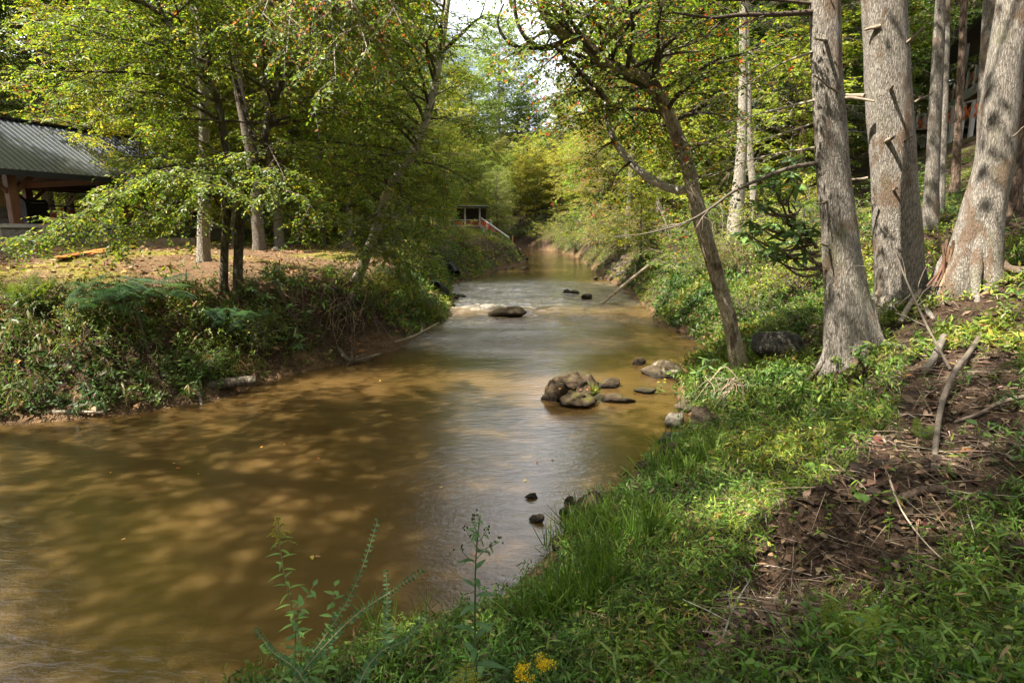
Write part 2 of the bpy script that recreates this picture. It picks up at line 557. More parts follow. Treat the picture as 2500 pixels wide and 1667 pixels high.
# ------------------------------------------------------------------ the creek's two waterlines (plan), from where they show
LEFT_PX = [(0, 1040), (200, 1025), (400, 1000), (560, 972), (640, 938), (750, 908), (850, 888), (905, 868), (985, 850), (1038, 808), (1082, 788),
           (1103, 761), (1107, 724), (1103, 699), (1165, 678), (1211, 660), (1257, 651), (1286, 636)]
RIGHT_PX = [(480, 1690), (850, 1560), (1050, 1505), (1200, 1445), (1290, 1370), (1385, 1275), (1460, 1220), (1530, 1150), (1610, 1095), (1690, 1050),
            (1655, 1000), (1640, 955), (1680, 895), (1730, 858), (1690, 828), (1650, 806), (1610, 790), (1600, 770), (1565, 742), (1505, 700), (1440, 655)]
LW = np.array([(-60, 2), (-30, 3.5), (-14, 6.0)] + [tuple(onz(u, v)[:2]) for u, v in LEFT_PX] + [(0.6, 66), (-3, 82), (-14, 97), (-45, 104), (-160, 108)], float)
RW = np.array([(-60, -9), (-30, -6), (-14, -2.5), (-6, 1.0)] + [tuple(onz(u, v)[:2]) for u, v in RIGHT_PX] + [(6.6, 58), (6.6, 74), (3, 90), (-10, 105), (-45, 113), (-160, 118)], float)

def refine(P, k=4):
    """Catmull-Rom through the points, so that no corner shows"""
    out = []
    n = len(P)
    for i in range(n - 1):
        p0, p1, p2, p3 = P[max(i - 1, 0)], P[i], P[i + 1], P[min(i + 2, n - 1)]
        for t in np.arange(k) / k:
            out.append(0.5 * (2 * p1 + (p2 - p0) * t + (2 * p0 - 5 * p1 + 4 * p2 - p3) * t * t + (3 * p1 - p0 - 3 * p2 + p3) * t ** 3))
    out.append(P[-1])
    return np.array(out)

LWs, RWs = refine(LW, 3), refine(RW, 3)
POLY = np.concatenate([LWs, RWs[::-1]])

def seg_dist(x, y, P):
    best = np.full(x.shape, 1e9)
    for a, b in zip(P[:-1], P[1:]):
        d = b - a
        L2 = max(d @ d, 1e-9)
        t = np.clip(((x - a[0]) * d[0] + (y - a[1]) * d[1]) / L2, 0, 1)
        best = np.minimum(best, (x - a[0] - t * d[0]) ** 2 + (y - a[1] - t * d[1]) ** 2)
    return np.sqrt(best)

def inside(x, y, P):
    r = np.zeros(x.shape, bool)
    j = len(P) - 1
    for i in range(len(P)):
        xi, yi, xj, yj = P[i, 0], P[i, 1], P[j, 0], P[j, 1]
        c = (yi > y) != (yj > y)
        with np.errstate(divide='ignore', invalid='ignore'):
            r ^= c & (x < (xj - xi) * (y - yi) / (yj - yi + 1e-12) + xi)
        j = i
    return r

PL = np.array([(0, -.05), (.25, .14), (.6, .45), (1.1, .95), (1.8, 1.42), (2.6, 1.66), (4, 1.86), (7, 2.0), (13, 2.1), (22, 2.25), (40, 2.8), (60, 3.6), (90, 8), (140, 22), (300, 60)])
PR1 = np.array([(0, -.05), (.25, .10), (.6, .27), (1.2, .45), (1.9, .66), (2.15, 1.02), (3.0, 1.42), (5, 2.3), (8, 3.5), (15, 6.4), (30, 12), (60, 22), (120, 38), (300, 70)])
PR2 = np.array([(0, -.05), (.25, .25), (.6, .7), (1.1, 1.2), (2, 1.8), (3.5, 2.45), (5, 2.85), (8, 3.5), (15, 6.2), (30, 12), (60, 22), (120, 38), (300, 70)])

def field(x, y):
    x, y = np.asarray(x, float), np.asarray(y, float)
    shp = x.shape
    x, y = x.ravel(), y.ravel()
    dl, dr = seg_dist(x, y, LWs), seg_dist(x, y, RWs)
    ins = inside(x, y, POLY)
    return [a.reshape(shp) for a in (dl, dr, ins, dl < dr)]

def hgt(x, y, full=False):
    x, y = np.asarray(x, float), np.asarray(y, float)
    dl, dr, ins, isl = field(x, y)
    wob = fbm(x * 0.9, y * 0.9, 0, 3, 5)
    dlw = np.maximum(dl + wob * 0.5 * sstep(0.2, 1.5, dl), 0)
    drw = np.maximum(dr + wob * 0.5 * sstep(0.2, 1.5, dr), 0)
    hl = np.interp(dlw, PL[:, 0], PL[:, 1]) * (1 + 0.42 * sstep(26, 42, y) * (1 - sstep(8, 30, dl)))
    k = sstep(9.5, 14, y)
    hr = np.interp(drw, PR1[:, 0], PR1[:, 1]) * (1 - k) + np.interp(drw, PR2[:, 0], PR2[:, 1]) * k
    hr = hr * (1 - .2 * (1 - sstep(0.5, 3.5, y)))
    land = np.where(isl, hl, hr)
    dmin = np.minimum(dl, dr)
    land = land + fbm(x * 1.7, y * 1.7, 0, 4, 9) * 0.10 * sstep(0.1, 1.2, dmin) + fbm(x * 6, y * 6, 0, 3, 21) * 0.035 * sstep(0.05, 0.5, dmin)
    land = land + fbm(x * 0.08, y * 0.08, 0, 3, 31) * 1.6 * sstep(14, 60, dmin)
    bed = -0.08 - 0.55 * sstep(0, 2.2, dmin)
    h = np.where(ins, bed, land)
    return (h, dl, dr, ins, isl) if full else h

def h1(x, y):
    return float(hgt(np.array([x]), np.array([y]))[0])

def ground(u, v, tmin=1.0, tmax=140.0):
    """where the ray through a photograph pixel meets the ground"""
    d = ray(u, v)
    t = np.exp(np.linspace(math.log(tmin), math.log(tmax), 700))
    p = np.array([0, 0, CAMZ]) + d * t[:, None]
    h = np.maximum(hgt(p[:, 0], p[:, 1]), 0.0)
    k = np.argmax(p[:, 2] <= h)
    if p[k, 2] > h[k]:
        k = len(t) - 1
    q = p[k].copy()
    q[2] = h[k]
    return q

# ------------------------------------------------------------------ ground sheet
def axis(lo, hi, n, s):
    a, b = math.asinh(lo / s), math.asinh(hi / s)
    return np.sinh(np.linspace(a, b, n)) * s

gx = axis(-260, 260, 310, 4.0)
gy = 7 + axis(-60, 330, 340, 5.0)
GX, GY = np.meshgrid(gx, gy)
GZ, GDL, GDR, GIN, GISL = hgt(GX, GY, True)
n1 = fbm(GX * 0.5, GY * 0.5, 0, 4, 41)
n2 = fbm(GX * 1.9, GY * 1.9, 0, 4, 47)
LITTER, MOSS, SOIL, SAND, DUFF = A(.16, .10, .055), A(.19, .18, .022), A(.05, .033, .021), A(.15, .095, .052), A(.058, .038, .025)
def lerp(a, b, t):
    return a + (b - a) * t[..., None]
cl = np.broadcast_to(LITTER, GX.shape + (3,))
cl = lerp(cl, MOSS, sstep(-0.05, 0.2, n1) * sstep(2.0, 3.5, GDL) * (1 - sstep(22, 34, GDL)) * 0.85)
cl = lerp(cl, SOIL, (1 - sstep(1.2, 2.4, GDL + n2)) * 0.9)
cl = lerp(cl, SAND, (1 - sstep(0.15, 0.5, GDL + n2 * 0.7)))
crr = np.broadcast_to(DUFF, GX.shape + (3,))
crr = lerp(crr, A(.12, .13, .03), sstep(0.0, 0.3, n1) * sstep(10, 16, GY) * 0.8)
crr = lerp(crr, SOIL, (1 - sstep(0.8, 2.2, GDR + n2)) * 0.7)
crr = lerp(crr, SAND, (1 - sstep(0.1, 0.45, GDR + n2 * 0.6)))
cc = np.where(GISL[..., None], cl, crr)
cc = np.where(GIN[..., None], SAND * 0.8, cc)
g = Geo()
ny, nx = GX.shape
i, j = np.meshgrid(np.arange(ny - 1), np.arange(nx - 1), indexing='ij')
fq = np.stack([i * nx + j, i * nx + j + 1, (i + 1) * nx + j + 1, (i + 1) * nx + j], -1).reshape(-1, 4)
g.add(np.stack([GX, GY, GZ], -1).reshape(-1, 3), fq, cc.reshape(-1, 3))
obj('ground', g.mesh('ground'), M_GROUND, kind='structure')

# ------------------------------------------------------------------ water: a curvilinear sheet between the two banks
def resample(P, n_near):
    d = np.concatenate([[0], np.cumsum(np.linalg.norm(np.diff(P, axis=0), axis=1))])
    return d

def strip(P, tt):
    d = resample(P, 0)
    d = d / d[-1]
    return np.stack([np.interp(tt, d, P[:, 0]), np.interp(tt, d, P[:, 1])], -1)

def key_t(P):
    """parameter along a waterline, warped so that both lines run side by side"""
    d = np.concatenate([[0], np.cumsum(np.linalg.norm(np.diff(P, axis=0), axis=1))])
    return d / d[-1]

wx = axis(-60, 60, 330, 3.2)
wy = 8 + axis(-18, 112, 520, 6.0)
WX, WY = np.meshgrid(wx, wy)
wins = inside(WX.ravel(), WY.ravel(), POLY).reshape(WX.shape)
wd = np.minimum(seg_dist(WX.ravel(), WY.ravel(), LWs), seg_dist(WX.ravel(), WY.ravel(), RWs)).reshape(WX.shape)
keep = wins | (wd < 1.2)
rap = sstep(14.0, 17.5, WY) * (1 - sstep(25, 36, WY)) * (0.55 + 0.45 * sstep(-0.3, 0.3, fbm(WX * .35, WY * .35, 0, 2, 77)))
rap = np.maximum(rap, 0.35 * sstep(11.5, 14, WY) * (1 - sstep(14, 18, WY)))
eddy = np.exp(-(((WX - 0.3) / 1.6) ** 2 + ((WY - 13.2) / 0.9) ** 2))
z = rap * (0.13 * fbm(WX * 1.0, WY * 1.6, 0, 4, 61) + 0.03 * fbm(WX * 4, WY * 6, 0, 2, 63)) + 0.004 * fbm(WX * 1.2, WY * 2.2, 0, 3, 69)
z = z + 0.018 * np.sin(WY * 7.5 + 1.4 * fbm(WX * .8, WY * .8, 0, 2, 81) + 0.5 * WX) * np.maximum(eddy, 0)
ridge = 1 - np.abs(fbm(WX * 0.8, WY * 1.7, 0, 3, 66)) * 3.2
foam = np.clip(ridge, 0, 1) * rap * sstep(18.5, 21, WY) * (1 - sstep(27, 32, WY)) * (0.35 + 0.65 * (1 - sstep(-1.2, 4.0, WX)))
foam = foam * 1.3 + 0.45 * np.exp(-(((WX + 2.0) / 1.5) ** 2 + ((WY - 17.0) / 1.3) ** 2)) * np.clip(ridge + .35, 0, 1)
z = z + foam * 0.05
cw = np.stack([np.clip(rap + 0.5 * eddy, 0, 1), np.clip(foam * 1.25, 0, 1), np.zeros_like(rap)], -1)
ny, nx = WX.shape
i, j = np.meshgrid(np.arange(ny - 1), np.arange(nx - 1), indexing='ij')
ok = (keep[:-1, :-1] & keep[1:, :-1] & keep[:-1, 1:] & keep[1:, 1:])
fq = np.stack([i * nx + j, i * nx + j + 1, (i + 1) * nx + j + 1, (i + 1) * nx + j], -1)[ok]
used = np.zeros(ny * nx, bool)
used[fq.ravel()] = True
remap = np.cumsum(used) - 1
g = Geo()
g.add(np.stack([WX, WY, z], -1).reshape(-1, 3)[used], remap[fq], cw.reshape(-1, 3)[used])
obj('creek_water', g.mesh('creek_water'), M_WATER, kind='structure')

# ------------------------------------------------------------------ trees
GREEN, LGREEN, YGREEN, YELLOW = (.075, .13, .017), (.125, .195, .024), (.20, .245, .030), (.36, .31, .04)
BROWN, ORANGE, RED, DGREEN = (.16, .085, .03), (.42, .16, .03), (.42, .07, .03), (.028, .055, .015)
PAL_HORN = [(GREEN, 2.4), (LGREEN, 4), (YGREEN, 4), (YELLOW, .8), (BROWN, .3)]
PAL_HORN_DRY = [(GREEN, 2.4), (LGREEN, 3), (YGREEN, 2.4), (YELLOW, .8), (BROWN, 1.8), (ORANGE, .2)]
PAL_SOUR = [(DGREEN, .8), (GREEN, 3.5), (LGREEN, 4), (YGREEN, 2.5), (ORANGE, .8), (RED, .35), (YELLOW, .5)]
PAL_RED = [(GREEN, 3), (LGREEN, 4), (YGREEN, 2), (ORANGE, .9), (RED, .4), (BROWN, .7), (YELLOW, .5)]
PAL_GREEN = [(DGREEN, 2), (GREEN, 4), (LGREEN, 3), (YGREEN, .8)]
PAL_YEL = [(LGREEN, 3), (YGREEN, 5), (YELLOW, 1.6), (BROWN, .6)]
PAL_BUFF = [((.20, .15, .055), 4), (YGREEN, 2), ((.26, .16, .06), 2), (LGREEN, 2)]

def wobble(p, q, n, amt, sag=0.0, r=None):
    r = r or rng
    s = np.linspace(0, 1, n)
    P = p + (np.asarray(q) - p) * s[:, None]
    L = np.linalg.norm(np.asarray(q) - p)
    w = r.normal(size=(n, 3)) * amt * L
    w[0] = w[-1] = 0
    for _ in range(1):
        w[1:-1] = (w[:-2] + 2 * w[1:-1] + w[2:]) / 4
    P = P + w
    P[:, 2] += sag * L * 4 * s * (1 - s)
    return P

def curve_at(P, t):
    d = np.concatenate([[0], np.cumsum(np.linalg.norm(np.diff(P, axis=0), axis=1))])
    x = np.asarray(t) * d[-1]
    q = np.stack([np.interp(x, d, P[:, k]) for k in range(P.shape[1])], -1)
    e = np.stack([np.interp(np.minimum(x + 0.05 * d[-1], d[-1]), d, P[:, k]) - np.interp(np.maximum(x - 0.05 * d[-1], 0), d, P[:, k]) for k in range(P.shape[1])], -1)
    return q, nrm(e), d[-1]

class Crown:
    """branches, twigs and leaves gathered for one tree"""
    def __init__(self, grain=1.0, leaf=0.055, lw=0.030, pal=PAL_HORN, droop=0.25, m=7, dens=1.0, tilt=0.35, col_field=None):
        self.gr, self.leaf, self.lw, self.pal, self.droop, self.m, self.dens, self.tilt = grain, leaf, lw, pal, droop, m, dens, tilt
        self.tp, self.td, self.tl = [], [], []
        self.wood = Geo()
        self.leaves = Geo()
    def twig_line(self, P, t0=0.1, spacing=0.085, length=0.38):
        q, T, L = curve_at(P, np.array([0.0]))
        n = max(2, int(L * (1 - t0) / (spacing * self.gr) * self.dens))
        t = t0 + (1 - t0) * (np.arange(n) + rng.random(n)) / n
        q, T, L = curve_at(P, t)
        side = nrm(np.cross(T, UP)) * np.where(np.arange(n) % 2, 1, -1)[:, None]
        d = nrm(T * 0.75 + side * 0.8 + rng.normal(size=(n, 3)) * 0.28 + A(0, 0, -0.05))
        self.tp.append(q); self.td.append(d); self.tl.append(length * self.gr * (0.6 + 0.7 * rng.random(n)))
    def limb(self, P, r0, t0=0.2, sub=0.30, sublen=0.95, flat=0.25, wood=True, sides=6):
        """a leafy limb: side branches in a flat spray, twigs along them"""
        if wood:
            tube(self.wood, P, np.linspace(r0, r0 * 0.25, len(P)), sides, cap=False)
        q, T, L = curve_at(P, np.array([0.0]))
        n = max(3, int(L * (1 - t0) / (sub * self.gr)))
        t = t0 + (1 - t0) * (np.arange(n) + rng.random(n) * 0.8) / n
        q, T, L = curve_at(P, t)
        for k in range(n):
            s = nrm(np.cross(T[k], UP)) * (1 if k % 2 else -1)
            d = nrm(T[k] * 0.7 + s * 0.85 + rng.normal(size=3) * flat)
            l = sublen * self.gr * (0.5 + 0.8 * rng.random()) * (1.05 - 0.5 * t[k])
            B = wobble(q[k], q[k] + d * l + A(0, 0, -0.12 * l), 4, 0.05)
            tube(self.wood, B, np.linspace(r0 * 0.28, r0 * 0.10, 4), 4, cap=False)
            self.twig_line(B)
        self.twig_line(P[-3:] if len(P) > 3 else P)
    def finish(self, wood_twigs=True):
        P, D, L = np.concatenate(self.tp), np.concatenate(self.td), np.concatenate(self.tl)
        if wood_twigs:
            twigs(self.wood, P, D, L, 0.0035 * self.gr, self.droop, (0.5, .5, .5), 2)
        # clumps of leaves share a tint, with a scatter over them
        pal = self.pal
        def cols(n):
            c = palette(n, pal, 0.22)
            k = np.repeat(0.75 + 0.5 * rng.random((len(P), 1)), self.m, 0)
            return c * k
        spray(self.leaves, P, D, L, self.m, self.leaf, self.lw, cols, self.droop, tilt=self.tilt)
        self.n = len(P) * self.m

def trunk_geo(path, rad, sides=18, flare=0.0, lump=0.08, seed=1, k=5):
    """trunk through path points with root flare and lumps"""
    P = refine(np.asarray(path, float), k)
    R = np.interp(np.linspace(0, len(path) - 1, len(P)), np.arange(len(path)), rad)
    hz = np.concatenate([[0], np.cumsum(np.linalg.norm(np.diff(P, axis=0), axis=1))])
    def bf(i, ang):
        rr = 1 + lump * (vnoise(np.cos(ang) * 1.3 + seed, np.sin(ang) * 1.3, hz[i] * 1.8, seed) + 0.5 * vnoise(np.cos(ang) * 3 + seed, np.sin(ang) * 3, hz[i] * 4, seed + 3))
        if flare:
            rr = rr + flare * math.exp(-hz[i] / (R[0] * 2.2)) * (0.75 + 0.6 * np.sin(ang * 4 + seed) + 0.4 * np.sin(ang * 7 + 2 * seed))
        return rr
    g = Geo()
    tube(g, P, R, sides, bump=bf)
    return g, P, R

def px_path(pts, Y, root_sink=0.25, bend=0.0):
    """pixel points (bottom to top) to a world polyline at depth Y"""
    P = [pix(u, v, Y + bend * k) for k, (u, v) in enumerate(pts)]
    b = P[0].copy()
    b[2] -= root_sink
    return [b] + P

# random limbs of a generic stem
def auto_limbs(C, P, R, t0, n, lmax, up=0.35, az=None, shape='dome', wood=True, t1=1.0, nseg=5, subk=1.0):
    ts = t0 + (t1 - t0) * (np.arange(n) + rng.random(n) * 0.9) / n
    q, T, L = curve_at(P, np.clip(ts, 0, 1))
    for k in range(n):
        a = (k * 2.4 + rng.random() * 0.9) if az is None else az[0] + (az[1] - az[0]) * rng.random()
        f = (ts[k] - t0) / max(t1 - t0, 1e-6)
        prof = {'dome': (0.45 + 0.55 * math.sin(math.pi * min(1, 0.12 + 0.80 * f))), 'cone': 1.05 - 0.9 * f, 'flat': 0.7 + 0.3 * rng.random()}[shape]
        l = lmax * prof * (0.75 + 0.5 * rng.random())
        e = up + 0.5 * f + rng.normal() * 0.12
        d = A(math.cos(a) * math.cos(e), math.sin(a) * math.cos(e), math.sin(e))
        B = wobble(q[k], q[k] + d * l, nseg, 0.05, 0.06)
        C.limb(B, max(0.012, R[min(len(R) - 1, int(ts[k] * len(R)))] * 0.42), sub=0.30 * subk, wood=wood)

def finish_tree(root, tg, C, bark, twigmat=None, name='tree', local=False, leafmat=None):
    mk = obj if local else wpart
    t = mk('trunk', tg.mesh('trunk'), bark, root)
    C.finish()
    w = mk('branchwork', C.wood.mesh('branchwork'), twigmat or bark, root, kind='stuff')
    l = mk('crown', C.leaves.mesh('crown', False), leafmat or M_LEAF, root, kind='stuff')
    return t, w, l

# ---- T1: twin-stemmed tree on the left bank
b1 = ground(560, 712)
Y1 = b1[1]
r1 = thing('twin_stemmed_tree', 'dark twin stemmed tree at the top of the far bank beside the straight grey trunk', 'tree', b1)
left_stem = px_path([(546, 715), (549, 600), (556, 500), (560, 420), (546, 330), (532, 250), (500, 180), (450, 110), (400, 40), (360, -60), (330, -200)], Y1)
right_stem = px_path([(581, 712), (582, 620), (588, 520), (612, 430), (638, 372), (652, 310), (672, 240), (692, 190), (722, 140), (760, 60), (790, -60), (810, -220)], Y1)
C1 = Crown(1.0, .068, .040, PAL_HORN, m=9, dens=1.2)
gl, Pl, Rl = trunk_geo(left_stem, [.10, .082, .074, .07, .068, .065, .06, .055, .05, .04, .03, .012], 16, 0.2, seed=2)
gr_, Pr, Rr = trunk_geo(right_stem, [.115, .10, .088, .084, .08, .075, .07, .065, .055, .05, .04, .028, .012], 16, 0.2, seed=5)
wpart('trunk', gl.mesh('trunk'), M_BARK_DARK, r1)
wpart('trunk', gr_.mesh('trunk'), M_BARK_DARK, r1)
fork = wobble(pix(634, 376, Y1), pix(590, 250, Y1 + .4), 6, .03)
fork = np.concatenate([fork, [pix(560, 130, Y1 + .6), pix(540, 0, Y1 + .8)]])
gf, Pf, Rf = trunk_geo(fork, np.linspace(.075, .02, len(fork)), 12, 0, seed=8, k=3)
wpart('limb', gf.mesh('limb'), M_BARK_DARK, r1)
# limbs that show: long sprays drooping to the left over the pavilion, and to the right
for (u0, v0, u1, v1, dy, rr, sg) in [
        (600, 420, 330, 540, -1.5, .03, .10), (600, 430, 120, 575, -2.2, .035, .13), (590, 450, 40, 580, -2.6, .03, .14), (560, 470, 280, 590, -1.4, .028, .1), 
        (546, 300, 200, 230, -1.2, .035, .1), (530, 250, 60, 180, -1.5, .035, .12), (500, 180, 30, 60, -1.0, .035, .1),
        (640, 370, 860, 420, -.8, .03, .1), (660, 300, 900, 300, -.5, .03, .12), (690, 200, 880, 180, -1.0, .03, .12), (610, 430, 780, 520, -1.2, .028, .1), (600, 480, 740, 560, -.8, .022, .08),
        (650, 320, 790, 240, .8, .03, .1), (560, 400, 420, 330, .8, .03, .1), (545, 320, 380, 200, 1.0, .03, .1), (720, 140, 950, 90, -1.2, .03, .12), (450, 110, 180, 20, -1.6, .03, .1),
        (600, 380, 480, 480, -1.8, .026, .1), (560, 430, 430, 530, -1.6, .026, .1), (640, 360, 700, 470, -2.0, .024, .1), (690, 190, 600, 60, -1.4, .03, .1), (530, 240, 330, 90, .6, .03, .1),
        (500, 180, 560, 60, -1.5, .028, .1), (400, 40, 100, -60, -1.0, .03, .1), (760, 60, 900, -40, -1.4, .03, .1), (380, 0, 480, -80, -1.8, .03, .1), (556, 480, 380, 420, -2.0, .026, .12)]:
    B = wobble(pix(u0, v0, Y1), pix(u1, v1, Y1 + dy), 7, .035, sg)
    C1.limb(B, rr, t0=0.12, sub=0.17, sublen=1.0)
auto_limbs(C1, Pl, Rl, 0.62, 16, 2.6, 0.4, subk=.7)
auto_limbs(C1, Pr, Rr, 0.45, 22, 3.2, 0.3, subk=.7)
C1.finish()
wpart('branchwork', C1.wood.mesh('branchwork'), M_BARK_DARK, r1, kind='stuff')
wpart('crown', C1.leaves.mesh('crown', False), M_LEAF, r1, kind='stuff')

# ---- T2: straight grey tree behind it
b2 = ground(497, 638)
Y2 = b2[1]
r2 = thing('straight_tree', 'straight slim grey trunked tree on the litter behind the twin stemmed tree', 'tree', b2)
tg, P2, R2 = trunk_geo(px_path([(497, 640), (497, 560), (498, 460), (499, 350), (497, 220), (490, 100), (482, -40), (478, -250), (475, -450)], Y2), [.17, .14, .13, .125, .12, .11, .10, .09, .07, .03], 18, .35, seed=11)
C2 = Crown(1.15, .085, .05, PAL_HORN, m=9)
auto_limbs(C2, P2, R2, 0.48, 30, 2.8, 0.2, shape='dome', subk=.75)
finish_tree(r2, tg, C2, M_BARK_PALE, M_BARK_DARK)

# ---- T3: leaning mottled tree
b3 = ground(872, 692)
Y3 = b3[1] + 0.0
r3 = thing('leaning_tree', 'mottled dark and pale tree on the far bank leaning out over the creek', 'tree', b3)
tg, P3, R3 = trunk_geo(px_path([(862, 700), (890, 640), (918, 560), (938, 495), (968, 430), (1004, 385), (1030, 320), (1052, 250), (1066, 180), (1078, 110), (1092, 20), (1105, -120), (1110, -300)], Y3, bend=-.05),
                       [.19, .145, .125, .12, .115, .11, .105, .10, .095, .085, .075, .06, .04, .015], 18, .2, .14, seed=17)
C3 = Crown(1.05, .075, .045, PAL_HORN, m=9, dens=.95)
for (u0, v0, u1, v1, dy, rr) in [(1075, 130, 1180, 40, -.6, .06), (1040, 290, 1180, 330, -1.0, .03), (1000, 390, 1150, 450, -1.2, .03), (960, 440, 800, 470, -1.6, .03),
                                 (930, 500, 1060, 560, -1.4, .03), (920, 540, 1020, 620, -1.6, .028), (900, 600, 1010, 660, -1.2, .025), (1030, 320, 860, 300, -1.0, .03), (1050, 250, 900, 190, -1.2, .03), (1070, 150, 930, 60, -1.6, .03), (1010, 380, 900, 400, -2.0, .03),
                                 (1050, 250, 1130, 210, 1.0, .03), (980, 420, 1080, 380, 1.2, .03), (930, 520, 860, 580, -1.4, .025), (1090, 40, 960, -30, -1.8, .03), (960, 450, 1010, 520, -2.2, .03), (915, 570, 980, 690, -.8, .02), (900, 610, 830, 660, -1.0, .02)]:
    C3.limb(wobble(pix(u0, v0, Y3), pix(u1, v1, Y3 + dy), 7, .035, .07), rr, t0=.12, sub=.17, sublen=1.1)
auto_limbs(C3, P3, R3, 0.25, 30, 2.6, 0.2, subk=.7, az=(1.8, 4.9))
finish_tree(r3, tg, C3, M_BARK_MOTTLE, M_BARK_DARK)

# ---- reddening outer sprays of the twin stemmed tree, hanging towards the creek
C4 = Crown(1.0, .066, .038, PAL_RED, m=8, droop=.45)
for (u, v, Y) in [(980, 60, 9.4), (900, 130, 9.2), (820, 200, 9.0), (760, 90, 9.2), (700, 130, 9.0), (860, 20, 9.0), (640, 40, 9.2), (960, 170, 9.8), (1000, -60, 9.6), (780, -40, 9.2), (500, -40, 9.3)]:
    e = pix(u, v, Y)
    q, _, _ = curve_at(Pr, np.array([0.74 + .24 * rng.random()]))
    C4.limb(wobble(q[0], e, 7, .03, .16), .03, t0=.35, sub=.2, sublen=.9)
C4.finish()
wpart('branchwork', C4.wood.mesh('branchwork'), M_BARK_PALE, r1, kind='stuff')
wpart('crown', C4.leaves.mesh('crown', False), M_LEAF, r1, kind='stuff', label='reddening outer sprays')

# ---- T6: tan tree leaning left from the right bank
b6 = ground(1812, 905)
Y6 = b6[1]
r6 = thing('leaning_tree', 'tan barked tree with a hollow foot leaning over the creek from the near bank', 'tree', b6)
tg, P6, R6 = trunk_geo(px_path([(1808, 905), (1796, 850), (1778, 770), (1755, 690), (1728, 600), (1706, 520), (1690, 450), (1674, 390), (1650, 325), (1622, 262), (1592, 205), (1556, 182), (1508, 170), (1462, 140), (1420, 100), (1362, 72), (1325, 20), (1312, -50)], Y6, bend=-.04),
                       [.19, .14, .118, .112, .112, .11, .108, .105, .10, .095, .092, .09, .085, .08, .078, .085, .075, .06, .04], 20, .25, .12, seed=29)
C6 = Crown(1.0, .072, .036, PAL_SOUR, m=8, droop=.3, dens=.9)
low = np.array([pix(*p) for p in [(1688, 462, Y6), (1640, 462, Y6 + .1), (1580, 432, Y6 + .2), (1535, 392, Y6 + .3), (1500, 345, Y6 + .4), (1482, 290, Y6 + .5), (1478, 240, Y6 + .6), (1440, 215, Y6 + .7), (1390, 170, Y6 + .8)]])
gl2, PLo, RLo = trunk_geo(low, np.linspace(.07, .035, 9), 14, 0, .12, seed=31)
wpart('limb', gl2.mesh('limb'), M_BARK_MOTTLE, r6)
for pts, ra in (([(1592, 205), (1605, 150), (1622, 90), (1612, 30), (1590, -60)], .055), ([(1508, 168), (1470, 110), (1500, 40), (1480, -40)], .05), ([(1400, 92), (1330, 118), (1290, 100), (1262, 50), (1255, -20)], .045), ([(1310, 118), (1250, 110), (1215, 60), (1230, 10)], .03), ([(1478, 240), (1420, 180), (1370, 130), (1350, 110)], .04)):
    gg, _, _ = trunk_geo(np.array([pix(u, v, Y6 - .5 - .05 * k) for k, (u, v) in enumerate(pts)]), np.linspace(ra, ra * .4, len(pts)), 10, 0, .1, seed=37)
    wpart('limb', gg.mesh('limb'), M_BARK_DARK, r6)
for (u0, v0, u1, v1, dy, rr) in [(1640, 300, 1780, 250, -.5, .03), (1620, 260, 1760, 160, -.8, .03), (1605, 150, 1740, 90, .2, .03), (1600, 60, 1780, 40, -.4, .03), (1592, 205, 1500, 260, -.9, .025), (1556, 182, 1620, 330, .6, .025),
                                 (1462, 140, 1380, 220, -.6, .025), (1420, 100, 1300, 190, .4, .025), (1362, 72, 1240, 150, -.4, .025), (1480, 110, 1420, 20, -.6, .03), (1480, 60, 1560, 10, -.9, .03),
                                 (1482, 290, 1400, 300, .4, .02), (1478, 260, 1560, 320, .8, .02), (1500, 345, 1430, 400, .2, .02), (1540, 395, 1480, 470, .4, .02), (1650, 325, 1540, 300, 1.0, .025), (1670, 380, 1790, 340, 1.2, .025),
                                 (1505, 165, 1450, 230, 1.0, .025), (1590, 180, 1680, 220, 1.3, .03), (1500, 30, 1380, -30, -1, .03), (1610, 40, 1700, -40, -1, .03), (1640, 300, 1700, 380, -.8, .02), (1330, 118, 1400, 40, -.9, .02), (1440, 215, 1340, 260, .8, .02)]:
    C6.limb(wobble(pix(u0, v0, Y6), pix(u1, v1, Y6 + dy), 6, .04, .06), rr, t0=.12, sub=.16, sublen=.85)
auto_limbs(C6, P6, R6, 0.60, 24, 1.9, 0.2, subk=.7, t1=.88)
finish_tree(r6, tg, C6, M_BARK_TAN, M_BARK_DARK)

# ---- big grey trunks on the right slope, crowns high above the frame
CH = Crown(2.4, .17, .11, PAL_YEL, m=6, dens=.8)
hp = np.array([[0, 0, 0], [0.2, 0, 3], [0, .2, 6], [0, 0, 9]], float)
auto_limbs(CH, hp, np.array([.2, .15, .1, .03]), 0.02, 26, 4.2, 0.25)
CH.finish()
high_wood, high_leaves = CH.wood.mesh('branchwork'), CH.leaves.mesh('crown', False)
high_wood.materials.append(M_BARK_PALE)
high_leaves.materials.append(M_LEAF)

